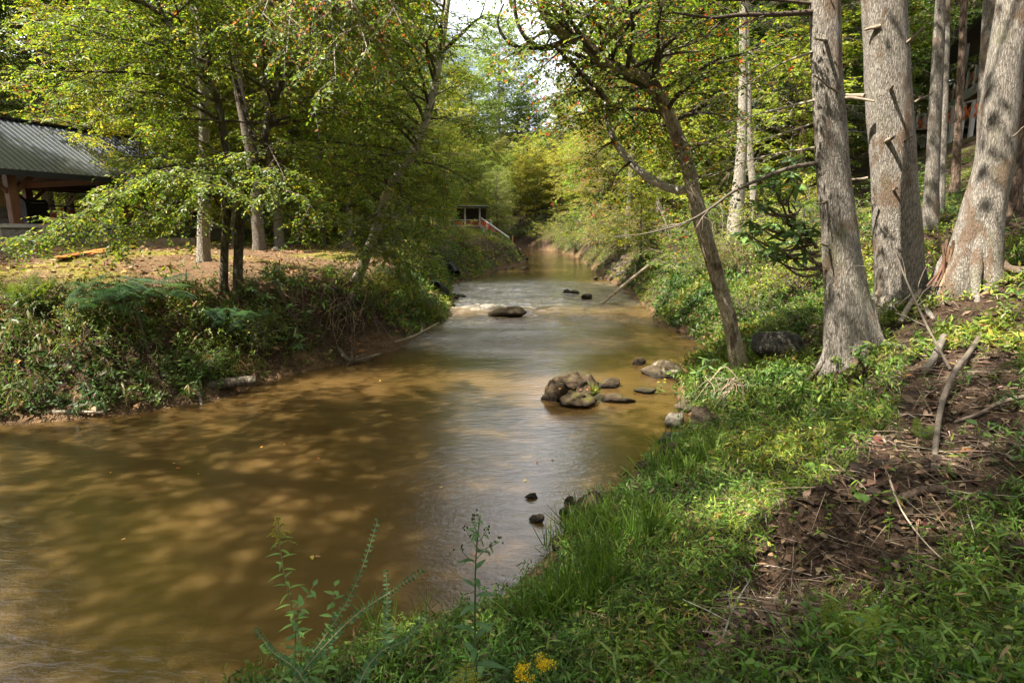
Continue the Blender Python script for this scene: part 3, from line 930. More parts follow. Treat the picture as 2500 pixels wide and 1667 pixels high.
def big_trunk(name, label, px, widths, Y, seed, bark=M_BARK_POPLAR, crown=True, flare=.3, sides=40, extra=9.0, group=None, cz=1.0, lump=.05):
    b = pix(px[0][0], px[0][1], Y)
    root = thing(name, label, 'tree', b, group)
    P = px_path(px, Y, .4)
    R = [w * Y / F / 2 / ((ray(*q)[1]) * math.sqrt(1 + ((q[0] - CX) / F) ** 2)) for w, q in zip(widths, px)]
    R = [R[0] * 1.05] + R
    d = nrm(P[-1] - P[-3])
    d = nrm(d * 0.5 + A(0, 0, 1))
    P = P + [P[-1] + d * extra * .5, P[-1] + d * extra]
    R = R + [R[-1] * .85, R[-1] * .55]
    tg, PP, RR = trunk_geo(np.array(P), R, sides, flare, lump, seed, k=10)
    wpart('trunk', tg.mesh('trunk'), bark, root)
    for k in range(5 if sides > 30 else 0):                # buttress roots running into the bank
        a = k * 1.26 + seed
        o2 = A(math.cos(a), math.sin(a), 0)
        rb = R[1]
        ln_ = rb * (2.6 + 1.4 * rng.random())
        e = b + o2 * ln_
        zz_ = h1(e[0], e[1])
        g = Geo()
        pts = np.array([b + o2 * rb * .45 + A(0, 0, .75), b + o2 * rb * .95 + A(0, 0, .28), b * .45 + e * .55 + A(0, 0, .0), A(e[0], e[1], zz_ - .08)])
        pts[2, 2] = max((b[2] + zz_) / 2, h1(pts[2, 0], pts[2, 1])) + .04
        tube(g, refine(pts, 5), np.interp(np.linspace(0, 3, 16), [0, 1, 2, 3], [rb * .16, rb * .21, rb * .12, rb * .05]), 10)
        wpart('root', g.mesh('root'), bark, root)
    if crown:
        for me in (high_wood, high_leaves):
            o = wpart(me.name.split('.')[0], me, None, root, kind='stuff')
            o.location = Vector(P[-2]) - Vector(root.location)
            o.rotation_euler = (0, 0, seed * 1.3)
            o.scale = (cz,) * 3
    return root, PP, RR

bA, bB, bC = ground(2085, 860), ground(2195, 748), ground(2370, 690)
print('trunks', bA, bB, bC, 'T1', b1, 'T2', b2, 'T3', b3, 'T6', b6)
YA, YB, YC = bA[1], bB[1], bC[1]
rA, PA, RA = big_trunk('grey_trunked_tree', 'big grey furrowed trunk whose foot grips the bank edge, beside the twin of equal bark', [(2082, 868), (2074, 790), (2064, 700), (2048, 560), (2033, 408), (2020, 200), (2014, 0), (2010, -200)], [120, 112, 99, 90, 83, 80, 78, 74], YA, 3, flare=.45)
rB, PB, RB = big_trunk('grey_trunked_tree', 'thickest straight grey trunk with broken branch stubs between two other big trunks', [(2197, 762), (2200, 700), (2192, 600), (2180, 408), (2168, 200), (2158, 0), (2150, -200)], [140, 125, 120, 117, 115, 112, 106], YB, 7, flare=.35)
rC, PC, RC = big_trunk('grey_trunked_tree', 'stout grey trunk leaning uphill with a rotten snag at its foot', [(2362, 700), (2372, 640), (2392, 540), (2424, 408), (2446, 204), (2478, 0), (2500, -150)], [165, 140, 116, 104, 97, 100, 96], YC, 13, flare=.4)
for (px, w, Y, lab, sd) in [
        ([(2272, 516), (2277, 420), (2287, 200), (2296, 0), (2300, -150)], [44, 37, 33, 27, 25], 12.8, 'slim grey trunk with mossy knots standing uphill between the two stoutest trunks', 19),
        ([(2298, 480), (2302, 380), (2309, 200), (2315, 0), (2318, -120)], [20, 17, 15, 13, 12], 14.0, 'thin mossy trunk close behind the slim knotted grey trunk', 23),
        ([(2333, 436), (2338, 330), (2346, 180), (2354, 0), (2358, -120)], [24, 21, 20, 19, 17], 17.0, 'thin dark trunk uphill in front of the cabin deck', 27),
        ([(2412, 560), (2404, 400), (2406, 200), (2416, 0), (2420, -120)], [48, 42, 36, 34, 32], 11.5, 'dark grey trunk half hidden behind the leaning stout trunk', 33),
        ([(2470, 560), (2478, 420), (2490, 260), (2500, 60), (2505, -80)], [50, 44, 40, 38, 36], 12.5, 'shaded brown trunk rising uphill behind the leaning stout trunk', 37),
        ([(1795, 568), (1802, 470), (1810, 380), (1813, 280), (1815, 180), (1816, 0)], [40, 33, 27, 24, 22, 20], 20.0, 'pale tree with a kink in its trunk in sunlight behind the rhododendron', 41),
        ([(1846, 570), (1840, 470), (1832, 380), (1828, 280), (1826, 150), (1822, 0)], [24, 20, 17, 16, 15, 13], 20.6, 'pale slimmer tree leaning on the kinked pale trunk', 43),
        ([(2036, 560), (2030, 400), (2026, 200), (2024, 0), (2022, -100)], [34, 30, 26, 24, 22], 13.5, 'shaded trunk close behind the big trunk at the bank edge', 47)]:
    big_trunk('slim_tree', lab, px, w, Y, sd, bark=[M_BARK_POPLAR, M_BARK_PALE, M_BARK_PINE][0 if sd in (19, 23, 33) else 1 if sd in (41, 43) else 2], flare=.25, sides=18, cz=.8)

# knots, stubs and dead side branches on the big trunks
def stub(root, P, R, start, end, r0, name='branch_stub', mat=None, n=5, col=(.2, .155, .11), w=.04):
    g = Geo()
    tube(g, refine(wobble(np.asarray(start), np.asarray(end), n, w), 3), np.linspace(r0, r0 * .45, (n - 1) * 3 + 1), 8, col)
    return wpart(name, g.mesh(name), mat or M_STICK, root)
def on(u, v, Y, du, dv, dY, k=.0):
    return pix(u, v, Y), pix(u + du, v + dv, Y + dY)
for (u, v, du, dv, dY, r0, n) in [(2022, 103, -34, -8, -.35, .022, 4), (2060, 240, 75, 8, -.25, .022, 5), (2055, 235, -70, -52, -.45, .018, 5), (2018, 490, -24, 6, -.15, .015, 4), (2020, 600, -18, -6, -.12, .02, 4)]:
    p, q = on(u, v, YA - .10, du, dv, dY)
    stub(rA, PA, RA, p, q, r0)
for (u, v, du, dv, dY, r0, n) in [(2205, 112, 52, -46, -.3, .026, 5), (2178, 225, 2, -14, -.3, .03, 4), (2165, 345, 20, -12, -.3, .035, 4), (2200, 345, 28, -12, -.3, .022, 5), (2233, 250, 45, -24, -.1, .016, 4), (2182, 465, 8, -4, -.3, .02, 4), (2200, 570, 8, -6, -.25, .016, 4), (2150, 64, -40, 10, .1, .03, 4), (2110, 235, -45, -4, .2, .035, 5), (2118, 435, -50, 6, .1, .022, 4)]:
    p, q = on(u, v, YB - .19, du, dv, dY)
    stub(rB, PB, RB, p, q, r0)
p, q = on(2470, 335, YC - .25, 34, -28, -.2)
stub(rC, PC, RC, p, q, .016)
g = Geo()
for k in range(26):                                           # rotten snag: splintered slabs
    a = rng.random() * .9 - .45
    s0 = pix(2312 + rng.normal() * 16, 700, YC - .1 + rng.normal() * .06)
    e = pix(2326 + rng.normal() * 13, 585 + abs(rng.normal()) * 45, YC + rng.normal() * .05)
    bar_geo(g, s0, e, .028, .022, palette(1, [((.11, .06, .035), 2), ((.08, .045, .026), 3), ((.24, .14, .075), 1)], .3)[0])
wpart('rotten_snag', g.mesh('rotten_snag', False), M_STICK, rC, label='splintered rusty brown rotten snag')

# dead limbs reaching left from the big trunks
def dead_limb(root, pts, r0, nsub=8, subl=.5, col=(.15, .12, .09), r1=.3, seed=0, down=.1, top=False, label=None, group=None):
    P = refine(np.array([pix(*p) for p in pts]), 4)
    g = Geo()
    tube(g, P, np.linspace(r0, r0 * r1, len(P)), 7, col)
    if nsub:
        t = .25 + .75 * rng.random(nsub)
        q, T, L = curve_at(P, t)
        d = nrm(T * .8 + rng.normal(size=(nsub, 3)) * .5 + A(0, 0, -down))
        l = subl * (0.4 + rng.random(nsub))
        twigs(g, q, d, l, r0 * .28, .15, np.asarray(col) * 1.3, 4, 4)
        q2 = np.repeat(q + d * l[:, None] * .5, 3, 0)
        d2 = nrm(np.repeat(d, 3, 0) + rng.normal(size=(nsub * 3, 3)) * .5)
        twigs(g, q2, d2, np.repeat(l, 3) * .5, r0 * .13, .15, np.asarray(col) * 1.5, 3, 3)
    return wpart('dead_limb', g.mesh('dead_limb'), M_STICK, root)
PALEW = (.30, .26, .20)
dead_limb(rA, [(1990, 30, YA), (1900, 36, YA - .1), (1800, 38, YA - .2), (1735, 44, YA - .3), (1640, 30, YA - .5)], .035, 8, .5, (.07, .05, .035))
dead_limb(rA, [(1985, 10, YA), (1880, 0, YA), (1780, 2, YA), (1690, -4, YA - .1)], .022, 6, .5, (.07, .05, .035))
dead_limb(rA, [(1990, 125, YA), (1910, 155, YA + .1), (1840, 195, YA + .2), (1770, 230, YA + .3), (1690, 260, YA + .4)], .016, 14, .5, PALEW)
dead_limb(rA, [(1990, 245, YA), (1920, 262, YA + .1), (1825, 285, YA + .1)], .020, 6, .4, PALEW)
dead_limb(rA, [(2000, 398, YA), (1930, 410, YA), (1850, 440, YA), (1790, 468, YA), (1740, 505, YA), (1680, 540, YA), (1590, 568, YA), (1495, 580, YA)], .030, 10, .35, (.10, .08, .06), r1=.2)
dead_limb(rA, [(1995, 360, YA + .1), (1900, 375, YA + .2), (1820, 395, YA + .4), (1740, 430, YA + .6)], .014, 14, .5, PALEW)
dead_limb(rA, [(1990, 300, YA + .2), (1900, 330, YA + .4), (1800, 360, YA + .8), (1720, 350, YA + 1.0)], .012, 16, .6, PALEW)

# ---- prototypes for the woods behind; copies share their meshes
def proto(name, h, trunk_r, t0, nl, lmax, shape, grain, leaf, lw, pal, bark, up=.3, lean=.05, m=9, tilt=.4, droop=.25, subk=1.0, dens=1.0, sides=10):
    n = 7
    P = np.stack([np.cumsum(rng.normal(size=n) * lean * h / n), np.cumsum(rng.normal(size=n) * lean * h / n), np.linspace(-.4, h, n)], -1)
    P[:2, :2] = 0
    tg, PP, RR = trunk_geo(P, np.linspace(trunk_r, trunk_r * .12, n), sides, .3, .08, int(h * 7), k=3)
    C = Crown(grain, leaf, lw, pal, m=m, droop=droop, tilt=tilt, dens=dens)
    auto_limbs(C, PP, RR, t0, int(nl * 1.35), lmax, up, shape=shape, subk=subk * .8, nseg=4)
    root = obj(name, None, category='tree')
    finish_tree(root, tg, C, bark, M_TWIG, local=True)
    return root, C

PROTO = {}
for key, args in {
        'broad': dict(h=14, trunk_r=.22, t0=.18, nl=46, lmax=4.6, shape='dome', grain=1.9, leaf=.15, lw=.095, pal=PAL_YEL, bark=M_BARK_PALE, up=.2),
        'green': dict(h=13, trunk_r=.20, t0=.15, nl=46, lmax=4.2, shape='dome', grain=1.9, leaf=.15, lw=.09, pal=PAL_GREEN, bark=M_BARK_DARK, up=.2),
        'tall': dict(h=22, trunk_r=.24, t0=.42, nl=44, lmax=4.6, shape='dome', grain=2.3, leaf=.18, lw=.115, pal=PAL_HORN, bark=M_BARK_GREY, up=.35),
        'rusty': dict(h=16, trunk_r=.2, t0=.22, nl=46, lmax=4.2, shape='dome', grain=2.0, leaf=.15, lw=.09, pal=PAL_HORN_DRY, bark=M_BARK_DARK, up=.3),
        'conifer': dict(h=19, trunk_r=.24, t0=.18, nl=70, lmax=3.6, shape='cone', grain=1.7, leaf=.16, lw=.045, pal=[(DGREEN, 5), ((.04, .07, .02), 3), (BROWN, .3)], bark=M_BARK_PINE, up=-.1, tilt=.6, m=9),
        'sapling': dict(h=6, trunk_r=.06, t0=.2, nl=22, lmax=2.0, shape='dome', grain=1.2, leaf=.11, lw=.065, pal=PAL_YEL, bark=M_BARK_DARK, up=.2),
        'buff': dict(h=10, trunk_r=.14, t0=.05, nl=46, lmax=4.2, shape='dome', grain=1.5, leaf=.10, lw=.05, pal=PAL_BUFF, bark=M_BARK_DARK, up=.1, tilt=.6),
        }.items():
    PROTO[key], cc_ = proto({'broad': 'broadleaf_tree', 'green': 'broadleaf_tree', 'tall': 'tall_tree', 'rusty': 'broadleaf_tree', 'conifer': 'conifer_tree', 'sapling': 'sapling', 'buff': 'creekside_tree'}[key], **args)
    print('proto', key, cc_.n)

def bush_proto(name, r, h, n, grain, leaf, lw, pal, m=6, droop=.3, cat='shrub'):
    C = Crown(grain, leaf, lw, pal, m=m, droop=droop, tilt=.5)
    for k in range(n):
        a, e = rng.random() * 6.28, .25 + rng.random() * 1.1
        l = (h if e > .8 else r) * (.6 + .5 * rng.random())
        d = A(math.cos(a) * math.cos(e), math.sin(a) * math.cos(e), math.sin(e))
        C.limb(wobble(A(0, 0, -.1) + rng.normal(size=3) * A(.12, .12, 0), d * l, 5, .06, .06), .016 * max(1, r), t0=.2, sub=.26, sublen=.6)
    root = obj(name, None, category=cat)
    C.finish()
    obj('stem', C.wood.mesh('stem'), M_TWIG, root, kind='stuff')
    obj('foliage', C.leaves.mesh('foliage', False), M_LEAF, root, kind='stuff')
    return root, C
BUSH = {}
for key, args in {
        'green': dict(r=1.3, h=1.5, n=16, grain=1.2, leaf=.09, lw=.05, pal=PAL_GREEN),
        'yellow': dict(r=1.3, h=1.6, n=16, grain=1.2, leaf=.09, lw=.05, pal=PAL_YEL),
        'red': dict(r=1.5, h=1.5, n=15, grain=1.1, leaf=.085, lw=.045, pal=PAL_SOUR),
        'brown': dict(r=1.2, h=1.4, n=14, grain=1.2, leaf=.08, lw=.04, pal=PAL_BUFF),
        }.items():
    BUSH[key], cc_ = bush_proto('shrub', **args)

used_proto = set()
def place(pool, key, x, y, sc_=1.0, rot=None, color=(1, 1, 1), label='', group='', dz=0.0, tilt=(0, 0)):
    z = h1(x, y) + dz
    rot = rng.random() * 6.28 if rot is None else rot
    root = pool[key]
    if (id(pool), key) not in used_proto:
        used_proto.add((id(pool), key))
        root.location, root.rotation_euler = (x, y, z), (tilt[0], tilt[1], rot)
        root.scale = (sc_,) * 3
        root['label'], root['group'] = label, group
        for c in root.children:
            c.color = (*color, 1)
        return root
    return copy_tree(root, (x, y, z), rot, sc_, color, label, group, tilt)

LBL = {'broad': ('yellow green broadleaf tree', 'yellow green trees'),
       'green': ('deep green broadleaf tree', 'deep green trees'),
       'tall': ('tall bare trunked tree', 'tall bare trunked trees'),
       'rusty': ('green tree with browning leaves', 'browning trees'),
       'conifer': ('dark straight conifer', 'dark conifers'),
       'sapling': ('thin leafy sapling', 'saplings')}
def vary(a=.22):
    k = 1 + rng.normal() * a * .6
    return (max(.5, k * (1 + rng.normal() * a * .5)), max(.5, k), max(.4, k * (1 + rng.normal() * a * .4)))
def wood(key, x, y, s=1.0, **k):
    l, gname = LBL[key]
    if y < 8:
        w_ = 'unseen beside the near bank, added for shade'
    elif y > 84:
        w_ = 'beyond the bend of the creek'
    elif x < 0:
        w_ = 'on the flat ground behind the far bank' if y < 42 else 'in the woods behind the far deck and the van'
    else:
        w_ = 'on the lower wooded slope above the near bank' if y < 42 else 'high in the woods behind the hillside cabin'
    return place(PROTO, key, x, y, s * (0.88 + .26 * rng.random()), color=vary(), label=l + ' ' + w_, group=gname + ' ' + w_, **k)

# left woods
for key, u, Y, s in [('tall', 640, 20, .95), ('tall', 150, 36, 1.35), ('tall', 330, 38, 1.3), ('tall', 20, 37, 1.35), ('tall', 480, 40, 1.25), ('broad', 1040, 53, .6), ('sapling', 1086, 55, .9), ('tall', 745, 30, 1.0), ('broad', 590, 25, 1.05), ('broad', 690, 24, .85), ('rusty', 330, 30, 1.0), ('green', 200, 36, 1.1), ('broad', 60, 40, 1.1), ('rusty', 520, 34, 1.0), ('broad', 700, 34, 1.0), ('green', 760, 46, 1.1), ('broad', 860, 30, .95), ('rusty', 930, 40, 1.0),
                     ('broad', 1000, 52, 1.0), ('green', 940, 60, 1.2), ('broad', 1070, 72, 1.05), ('rusty', 1010, 82, 1.2), ('tall', 900, 80, 1.1),
                     ('tall', 250, 58, 1.1), ('green', 80, 62, 1.3), ('tall', 700, 70, 1.1), ('broad', 540, 66, 1.2), ('rusty', 380, 75, 1.3), ('tall', -80, 50, 1.1), ('green', -120, 32, 1.1),
                     ('conifer', 620, 90, 1.2), ('tall', 780, 100, 1.2), ('green', 900, 108, 1.4), ('broad', 980, 112, 1.3), ('tall', 450, 105, 1.3), ('rusty', 150, 95, 1.4), ('broad', 300, 100, 1.4), ('sapling', 800, 24, .9), ('sapling', 740, 28, 1.0), ('sapling', 560, 24, 1.0), ('sapling', 380, 27, 1.1), ('broad', 1080, 100, 1.2), ('green', 1040, 122, 1.4), ('rusty', 1130, 118, 1.1)]:
    wood(key, (u - CX) / F * Y, Y, s)
# far centre
for key, x, y, s in [('green', 3, 128, 1.5), ('conifer', 8.5, 108, 1.0), ('broad', 14, 112, 1.3), ('green', -6, 132, 1.4), ('broad', 20, 122, 1.4), ('rusty', 12, 135, 1.4), ('broad', 2.5, 112, .85), ('rusty', -3, 118, .9), ('green', 7, 120, 1.0), ('broad', 26, 110, 1.3), ('tall', 18, 98, 1.0), ('broad', 12, 92, .95)]:
    wood(key, x, y, s)
for key, x, y, s in [('tall', -6.5, 99, 1.35), ('tall', -10, 92, 1.3), ('tall', -3, 122, 1.5), ('green', 1.5, 126, 1.6), ('sapling', -2, 108, 1.6), ('sapling', 1.5, 106, 1.7), ('sapling', 4.5, 104, 1.8), ('sapling', 7.5, 100, 1.8), ('sapling', 9.5, 94, 1.8), ('sapling', 11, 86, 1.8), ('sapling', 12, 78, 1.8), ('sapling', 11.5, 70, 1.7), ('sapling', -6, 110, 1.6),
                     ('broad', 0, 114, .8), ('green', 5, 111, .75), ('rusty', 9.5, 104, .8), ('broad', 11.5, 97, .85), ('green', 14, 90, .9), ('broad', 14, 82, .9), ('rusty', 13.5, 74, .85), ('green', -5, 116, .9), ('sapling', 14, 64, 1.6), ('sapling', 12.5, 58, 1.6), ('broad', 16, 66, .9), ('conifer', 17, 76, .9), ('sapling', 3, 116, 2.0), ('sapling', -1, 118, 2.0), ('sapling', 8, 110, 2.0)]:
    wood(key, x, y, s)
for key, u, Y, s in [('sapling', 1060, 66, 1.5), ('sapling', 1085, 72, 1.6), ('broad', 1110, 80, .8), ('sapling', 1040, 58, 1.3), ('sapling', 1000, 48, 1.2), ('sapling', 960, 42, 1.2), ('broad', 1085, 64, .7), ('sapling', 900, 36, 1.2), ('sapling', 850, 33, 1.1), ('broad', 1150, 86, .8), ('sapling', 1190, 92, 1.6), ('green', 1175, 98, .8), ('sapling', 700, 40, 1.3), ('sapling', 620, 36, 1.2)]:
    wood(key, (u - CX) / F * Y, Y, s)
# right woods
for key, u, Y, s in [('broad', 1480, 62, 1.0), ('rusty', 1540, 46, .95), ('green', 1620, 40, 1.0), ('broad', 1560, 75, 1.2), ('tall', 1660, 55, 1.0), ('green', 1740, 34, 1.0), ('tall', 1760, 46, 1.0), ('broad', 1850, 40, 1.05), ('conifer', 1925, 26, 1.0), ('conifer', 1965, 31, 1.0), ('tall', 1880, 30, .95),
                     ('green', 1960, 48, 1.2), ('rusty', 2050, 38, 1.1), ('tall', 2100, 30, 1.0), ('broad', 2110, 50, 1.2), ('green', 2240, 44, 1.2), ('tall', 2300, 52, 1.1), ('rusty', 2420, 48, 1.2), ('broad', 2720, 40, 1.1), ('tall', 2560, 30, 1.0), ('green', 2480, 62, 1.3), ('broad', 2200, 66, 1.3),
                     ('tall', 1700, 68, 1.2), ('tall', 1600, 30, .9), ('tall', 1530, 36, .9), ('conifer', 1740, 60, 1.1), ('tall', 1830, 58, 1.1), ('broad', 1660, 90, 1.4), ('green', 1780, 85, 1.4), ('broad', 1950, 80, 1.5), ('green', 2080, 78, 1.5), ('rusty', 2300, 85, 1.5), ('broad', 2450, 90, 1.6),
                     ('sapling', 1690, 27, 1.1), ('sapling', 1630, 24, 1.0), ('sapling', 1900, 22, 1.0), ('sapling', 1980, 27, 1.2), ('sapling', 1560, 27, 1.0), ('tall', 1470, 95, 1.1), ('broad', 1420, 100, 1.0)]:
    wood(key, (u - CX) / F * Y, Y, s)
# the woods go on behind
for k in range(150):
    Y = 45 + 85 * rng.random()
    x = (rng.random() * 2 - 1) * (Y * .95 + 6)
    f = field(np.array([x]), np.array([Y]))
    if f[2][0] or min(f[0][0], f[1][0]) < 5 or (-3 < x < 16 and Y > 58) or (-16 < x < 2 and 40 < Y < 70) or (x < 0 and Y < 68) or (x > 0 and .66 < x / Y < .88 and Y < 60):
        continue
    wood(['broad', 'green', 'tall', 'rusty', 'broad', 'tall', 'conifer'][int(rng.random() * 7)], x, Y, 1.15)
for k in range(90):
    Y = 22 + 45 * rng.random()
    x = (rng.random() * 2 - 1) * (Y * .9 + 4)
    f = field(np.array([x]), np.array([Y]))
    if f[2][0] or min(f[0][0], f[1][0]) < 5 or (x > 0 and .58 < x / Y < .92 and Y < 44) or (x < -9 and Y < 38 and x > -30) or (-16 < x < 2 and 40 < Y < 66):
        continue
    wood('sapling', x, Y, .9)
# beside and behind the camera, out of frame, so that the light falls through leaves as it does there
for key, x, y, s in [('broad', -25, -7, 1.3), ('broad', -26, 11.5, 1.3), ('green', -26, 7, 1.35), ('rusty', -27, -2, 1.2), ('broad', -9.8, -1.5, .62), ('tall', -30, 3, 1.2), ('tall', -24, -12, 1.1), ('tall', -31, 15, 1.2), ('green', -17, -14, 1.2), ('broad', -9, -15, 1.2), ('green', -3, -16, 1.2), ('rusty', 8, -14, 1.1), ('broad', 20, -8, 1.2), ('green', 22, 1, 1.1), ('tall', 17, -2, 1.1), ('tall', -7.2, -2.2, .62), ('tall', -12, -8, .9), ('tall', 2, -12, .9), ('tall', 12, -9, 1.0), ('green', 18, -4, 1.1)]:
    wood(key, x, y, s)
b5 = A(-13.4, 6.9, h1(-13.4, 6.9))  # added tree out of view, leaned and leafed to throw dappled shade
r5 = thing('shade_tree', 'unseen tree added downstream on the far bank to dapple the creek with shade', 'tree', b5)
tg, P5, R5 = trunk_geo([b5 - A(0, 0, .3), b5 + A(.3, -.2, 2.5), b5 + A(1.2, -.9, 5.4), b5 + A(3.4, -3.2, 8.8), b5 + A(5.6, -4.6, 10.8), b5 + A(7.4, -5.4, 12.0)], [.2, .18, .15, .12, .08, .03], 14, .3, seed=51)
C5 = Crown(2.2, .17, .11, PAL_YEL, m=8)
auto_limbs(C5, P5, R5, 0.64, 46, 4.0, 0.05, shape='flat', nseg=4)
finish_tree(r5, tg, C5, M_BARK_DARK, M_TWIG)
# creekside trees with buff leaves that trail towards the water
place(PROTO, 'buff', 8.9, 47, 1.05, color=(1.15, 1.05, .95), label='buff leaved tree trailing its branches over the water on the right bank', group='buff creekside trees')
place(PROTO, 'buff', 9.6, 60, 1.0, color=(1.0, 1.0, .9), label='buff leaved tree trailing its branches over the water on the right bank', group='buff creekside trees')
place(PROTO, 'buff', -1.6, 63, .62, color=(.8, 1.1, .8), label='olive leaved crooked tree arching beside the deck stairs', group='crooked tree by the stairs')
# shrubs along both banks
for key, u, v, s in [('green', 985, 640, .7), ('yellow', 1010, 668, .7), ('green', 1040, 690, .6), ('yellow', 955, 600, .9), ('green', 1035, 760, .42), ('yellow', 1060, 785, .32), ('brown', 870, 560, .9), ('brown', 820, 565, .8), ('yellow', 900, 590, .8), ('green', 1000, 590, .9), ('yellow', 650, 575, .8), ('green', 560, 585, .8), ('green', 450, 590, .7), ('green', 960, 690, .5), ('green', 500, 905, .3), ('yellow', 200, 790, .25), ('yellow', 90, 760, .3), ('green', 610, 850, .4), ('green', 660, 820, .45), ('green', 300, 760, .4), ('yellow', 935, 730, .4), ('green', 900, 760, .4), ('green', 1000, 745, .4), ('yellow', 1120, 600, .9), ('green', 1075, 640, .8), ('yellow', 1060, 615, .9)]:
    p = ground(u, v)
    place(BUSH, key, p[0], p[1], s * 1.15, color=vary(), label={'green': 'bushy green shrub on the far bank of the creek', 'yellow': 'yellow green shrub on the far bank of the creek', 'brown': 'twiggy brownish shrub on the far bank of the creek'}[key], group=key + ' shrubs of the far bank')
for key, x, y, s in [('red', 6.9, 27, 1.25), ('red', 6.6, 23.5, 1.1), ('red', 7.4, 33, 1.5), ('brown', 7.6, 39, 1.8), ('green', 7.3, 30, 1.2), ('red', 5.9, 20.3, .9), ('green', 7.9, 22, 1.1), ('yellow', 9.5, 19, 1.0), ('brown', 8.2, 44, 2.0), ('red', 8.8, 25, 1.2), ('green', 8.5, 36, 1.6), ('yellow', 10.5, 23, 1.1), ('green', 12, 18, .9), ('brown', 7.8, 52, 2.0), ('yellow', 8.4, 57, 2.0), ('green', 8.6, 16.5, .8), ('green', 5.7, 17.2, .7), ('brown', 6.2, 15.8, .7), ('yellow', 6.9, 15.2, .85), ('green', 5.2, 12.4, .55), ('green', 5.2, 10.6, .5), ('yellow', 6.2, 12.4, .65), ('brown', 7.2, 13.6, .7), ('green', 6.6, 18.8, 1.0), ('brown', 7.1, 17.4, .9), ('red', 7.3, 20.6, 1.2), ('red', 6.3, 22.2, 1.1), ('green', 8.2, 15.0, .8), ('yellow', 9.0, 21, 1.1), ('red', 6.9, 25.2, 1.3), ('brown', 7.4, 30.5, 1.5), ('green', 7.7, 35, 1.6), ('yellow', 8.0, 41.5, 1.8), ('green', 8.4, 47.5, 1.8), ('green', 7.2, 65, 1.6), ('yellow', 7.4, 72, 1.8), ('green', 7.0, 79, 1.8), ('brown', 6.0, 86, 1.8), ('yellow', 3.8, 92.5, 1.8), ('green', 1, 98, 1.8), ('yellow', -2.5, 101.5, 1.8), ('green', -7, 104.5, 1.8), ('green', 9, 84, 2.0), ('yellow', 7.5, 92, 2.0), ('green', 4.5, 98, 2.0)]:
    place(BUSH, key, x, y, s, color=vary(), label={'green': 'green shrub crowding the near bank upstream of the leaning tree', 'yellow': 'yellow green shrub crowding the near bank upstream', 'brown': 'buff twiggy shrub hanging over the water upstream', 'red': 'shrub with reddening leaves hanging over the rocks upstream'}[key], group=key + ' shrubs of the near bank')

# ------------------------------------------------------------------ undergrowth and litter (what nobody could count)
def plan_poly(px):
    return np.array([ground(u, v)[:2] for u, v in px])

LITTER_R = plan_poly([(1640, 1667), (1700, 1560), (1800, 1420), (1900, 1290), (2010, 1180), (2110, 1100), (2180, 1010), (2200, 900), (2180, 800), (2330, 730), (2500, 700), (2500, 1130), (2400, 1230), (2330, 1330), (2230, 1440), (2080, 1520), (1960, 1600), (1950, 1667)])
LITTER_R = np.concatenate([LITTER_R, [(0.9, 1.2), (.5, 1.2)]]) if False else LITTER_R

def scatter(n, r0, r1, a0, a1, p=1.0):
    """points in plan round the camera, denser near it"""
    r = r0 * (r1 / r0) ** (rng.random(n) ** p)
    a = np.radians(a0 + (a1 - a0) * rng.random(n))
    return r * np.sin(a), r * np.cos(a)

def plants(name, x, y, z, ln, m, ll, lw, pal, mat, droop=.25, lean=.35, shape=4, spiral=True, s0=.2, stem=.0022, ldroop=.3, tilt=.4, fwd=.4, spread=.9, stemcol=(.12, .15, .04), sizej=.4, k=3, group=None):
    g, gs = Geo(), Geo()
    n = len(x)
    pf_ = fbm(x * .8, y * .8, 0, 3, 141)
    patch = np.clip(np.stack([1 + 1.1 * pf_, 1 + .6 * pf_, 1 + .2 * pf_], -1), .45, 1.6)
    P = np.stack([x, y, z - .02], -1)
    D = nrm(rng.normal(size=(n, 3)) * A(lean, lean, .05) + UP)
    L = ln * (0.55 + .75 * rng.random(n))
    if stem:
        twigs(gs, P, D, L, stem, droop, palette(n, [(stemcol, 1)], .3), k, 3)
    spray(g, P, D, L, m, ll, lw, lambda q: palette(q, pal, .25) * np.repeat((.7 + .6 * rng.random((n, 1))) * patch, m, 0), droop, spread, fwd, tilt, spiral, s0, shape, ldroop, sizej)
    o = obj(name, g.mesh(name, False), mat, kind='stuff')
    if stem:
        obj('stem', gs.mesh('stem', False), M_STEM, o, kind='stuff')
    return o

GR = [((.075, .15, .016), 4), ((.115, .20, .024), 4), ((.17, .23, .035), 1.8), ((.045, .09, .014), 2), ((.22, .14, .06), .8), ((.26, .24, .06), .5)]
GR_SUN = [((.10, .17, .02), 3), ((.17, .22, .03), 3), ((.25, .25, .05), 1.4), ((.06, .105, .018), 2), ((.22, .14, .06), .5)]
GR_TAN = [((.27, .18, .08), 2.4), ((.18, .11, .05), 1.6), ((.11, .16, .025), 3.2), ((.07, .115, .018), 2.6)]

def setlabel(o, label, cat):
    o['label'], o['category'] = label, cat
    return o

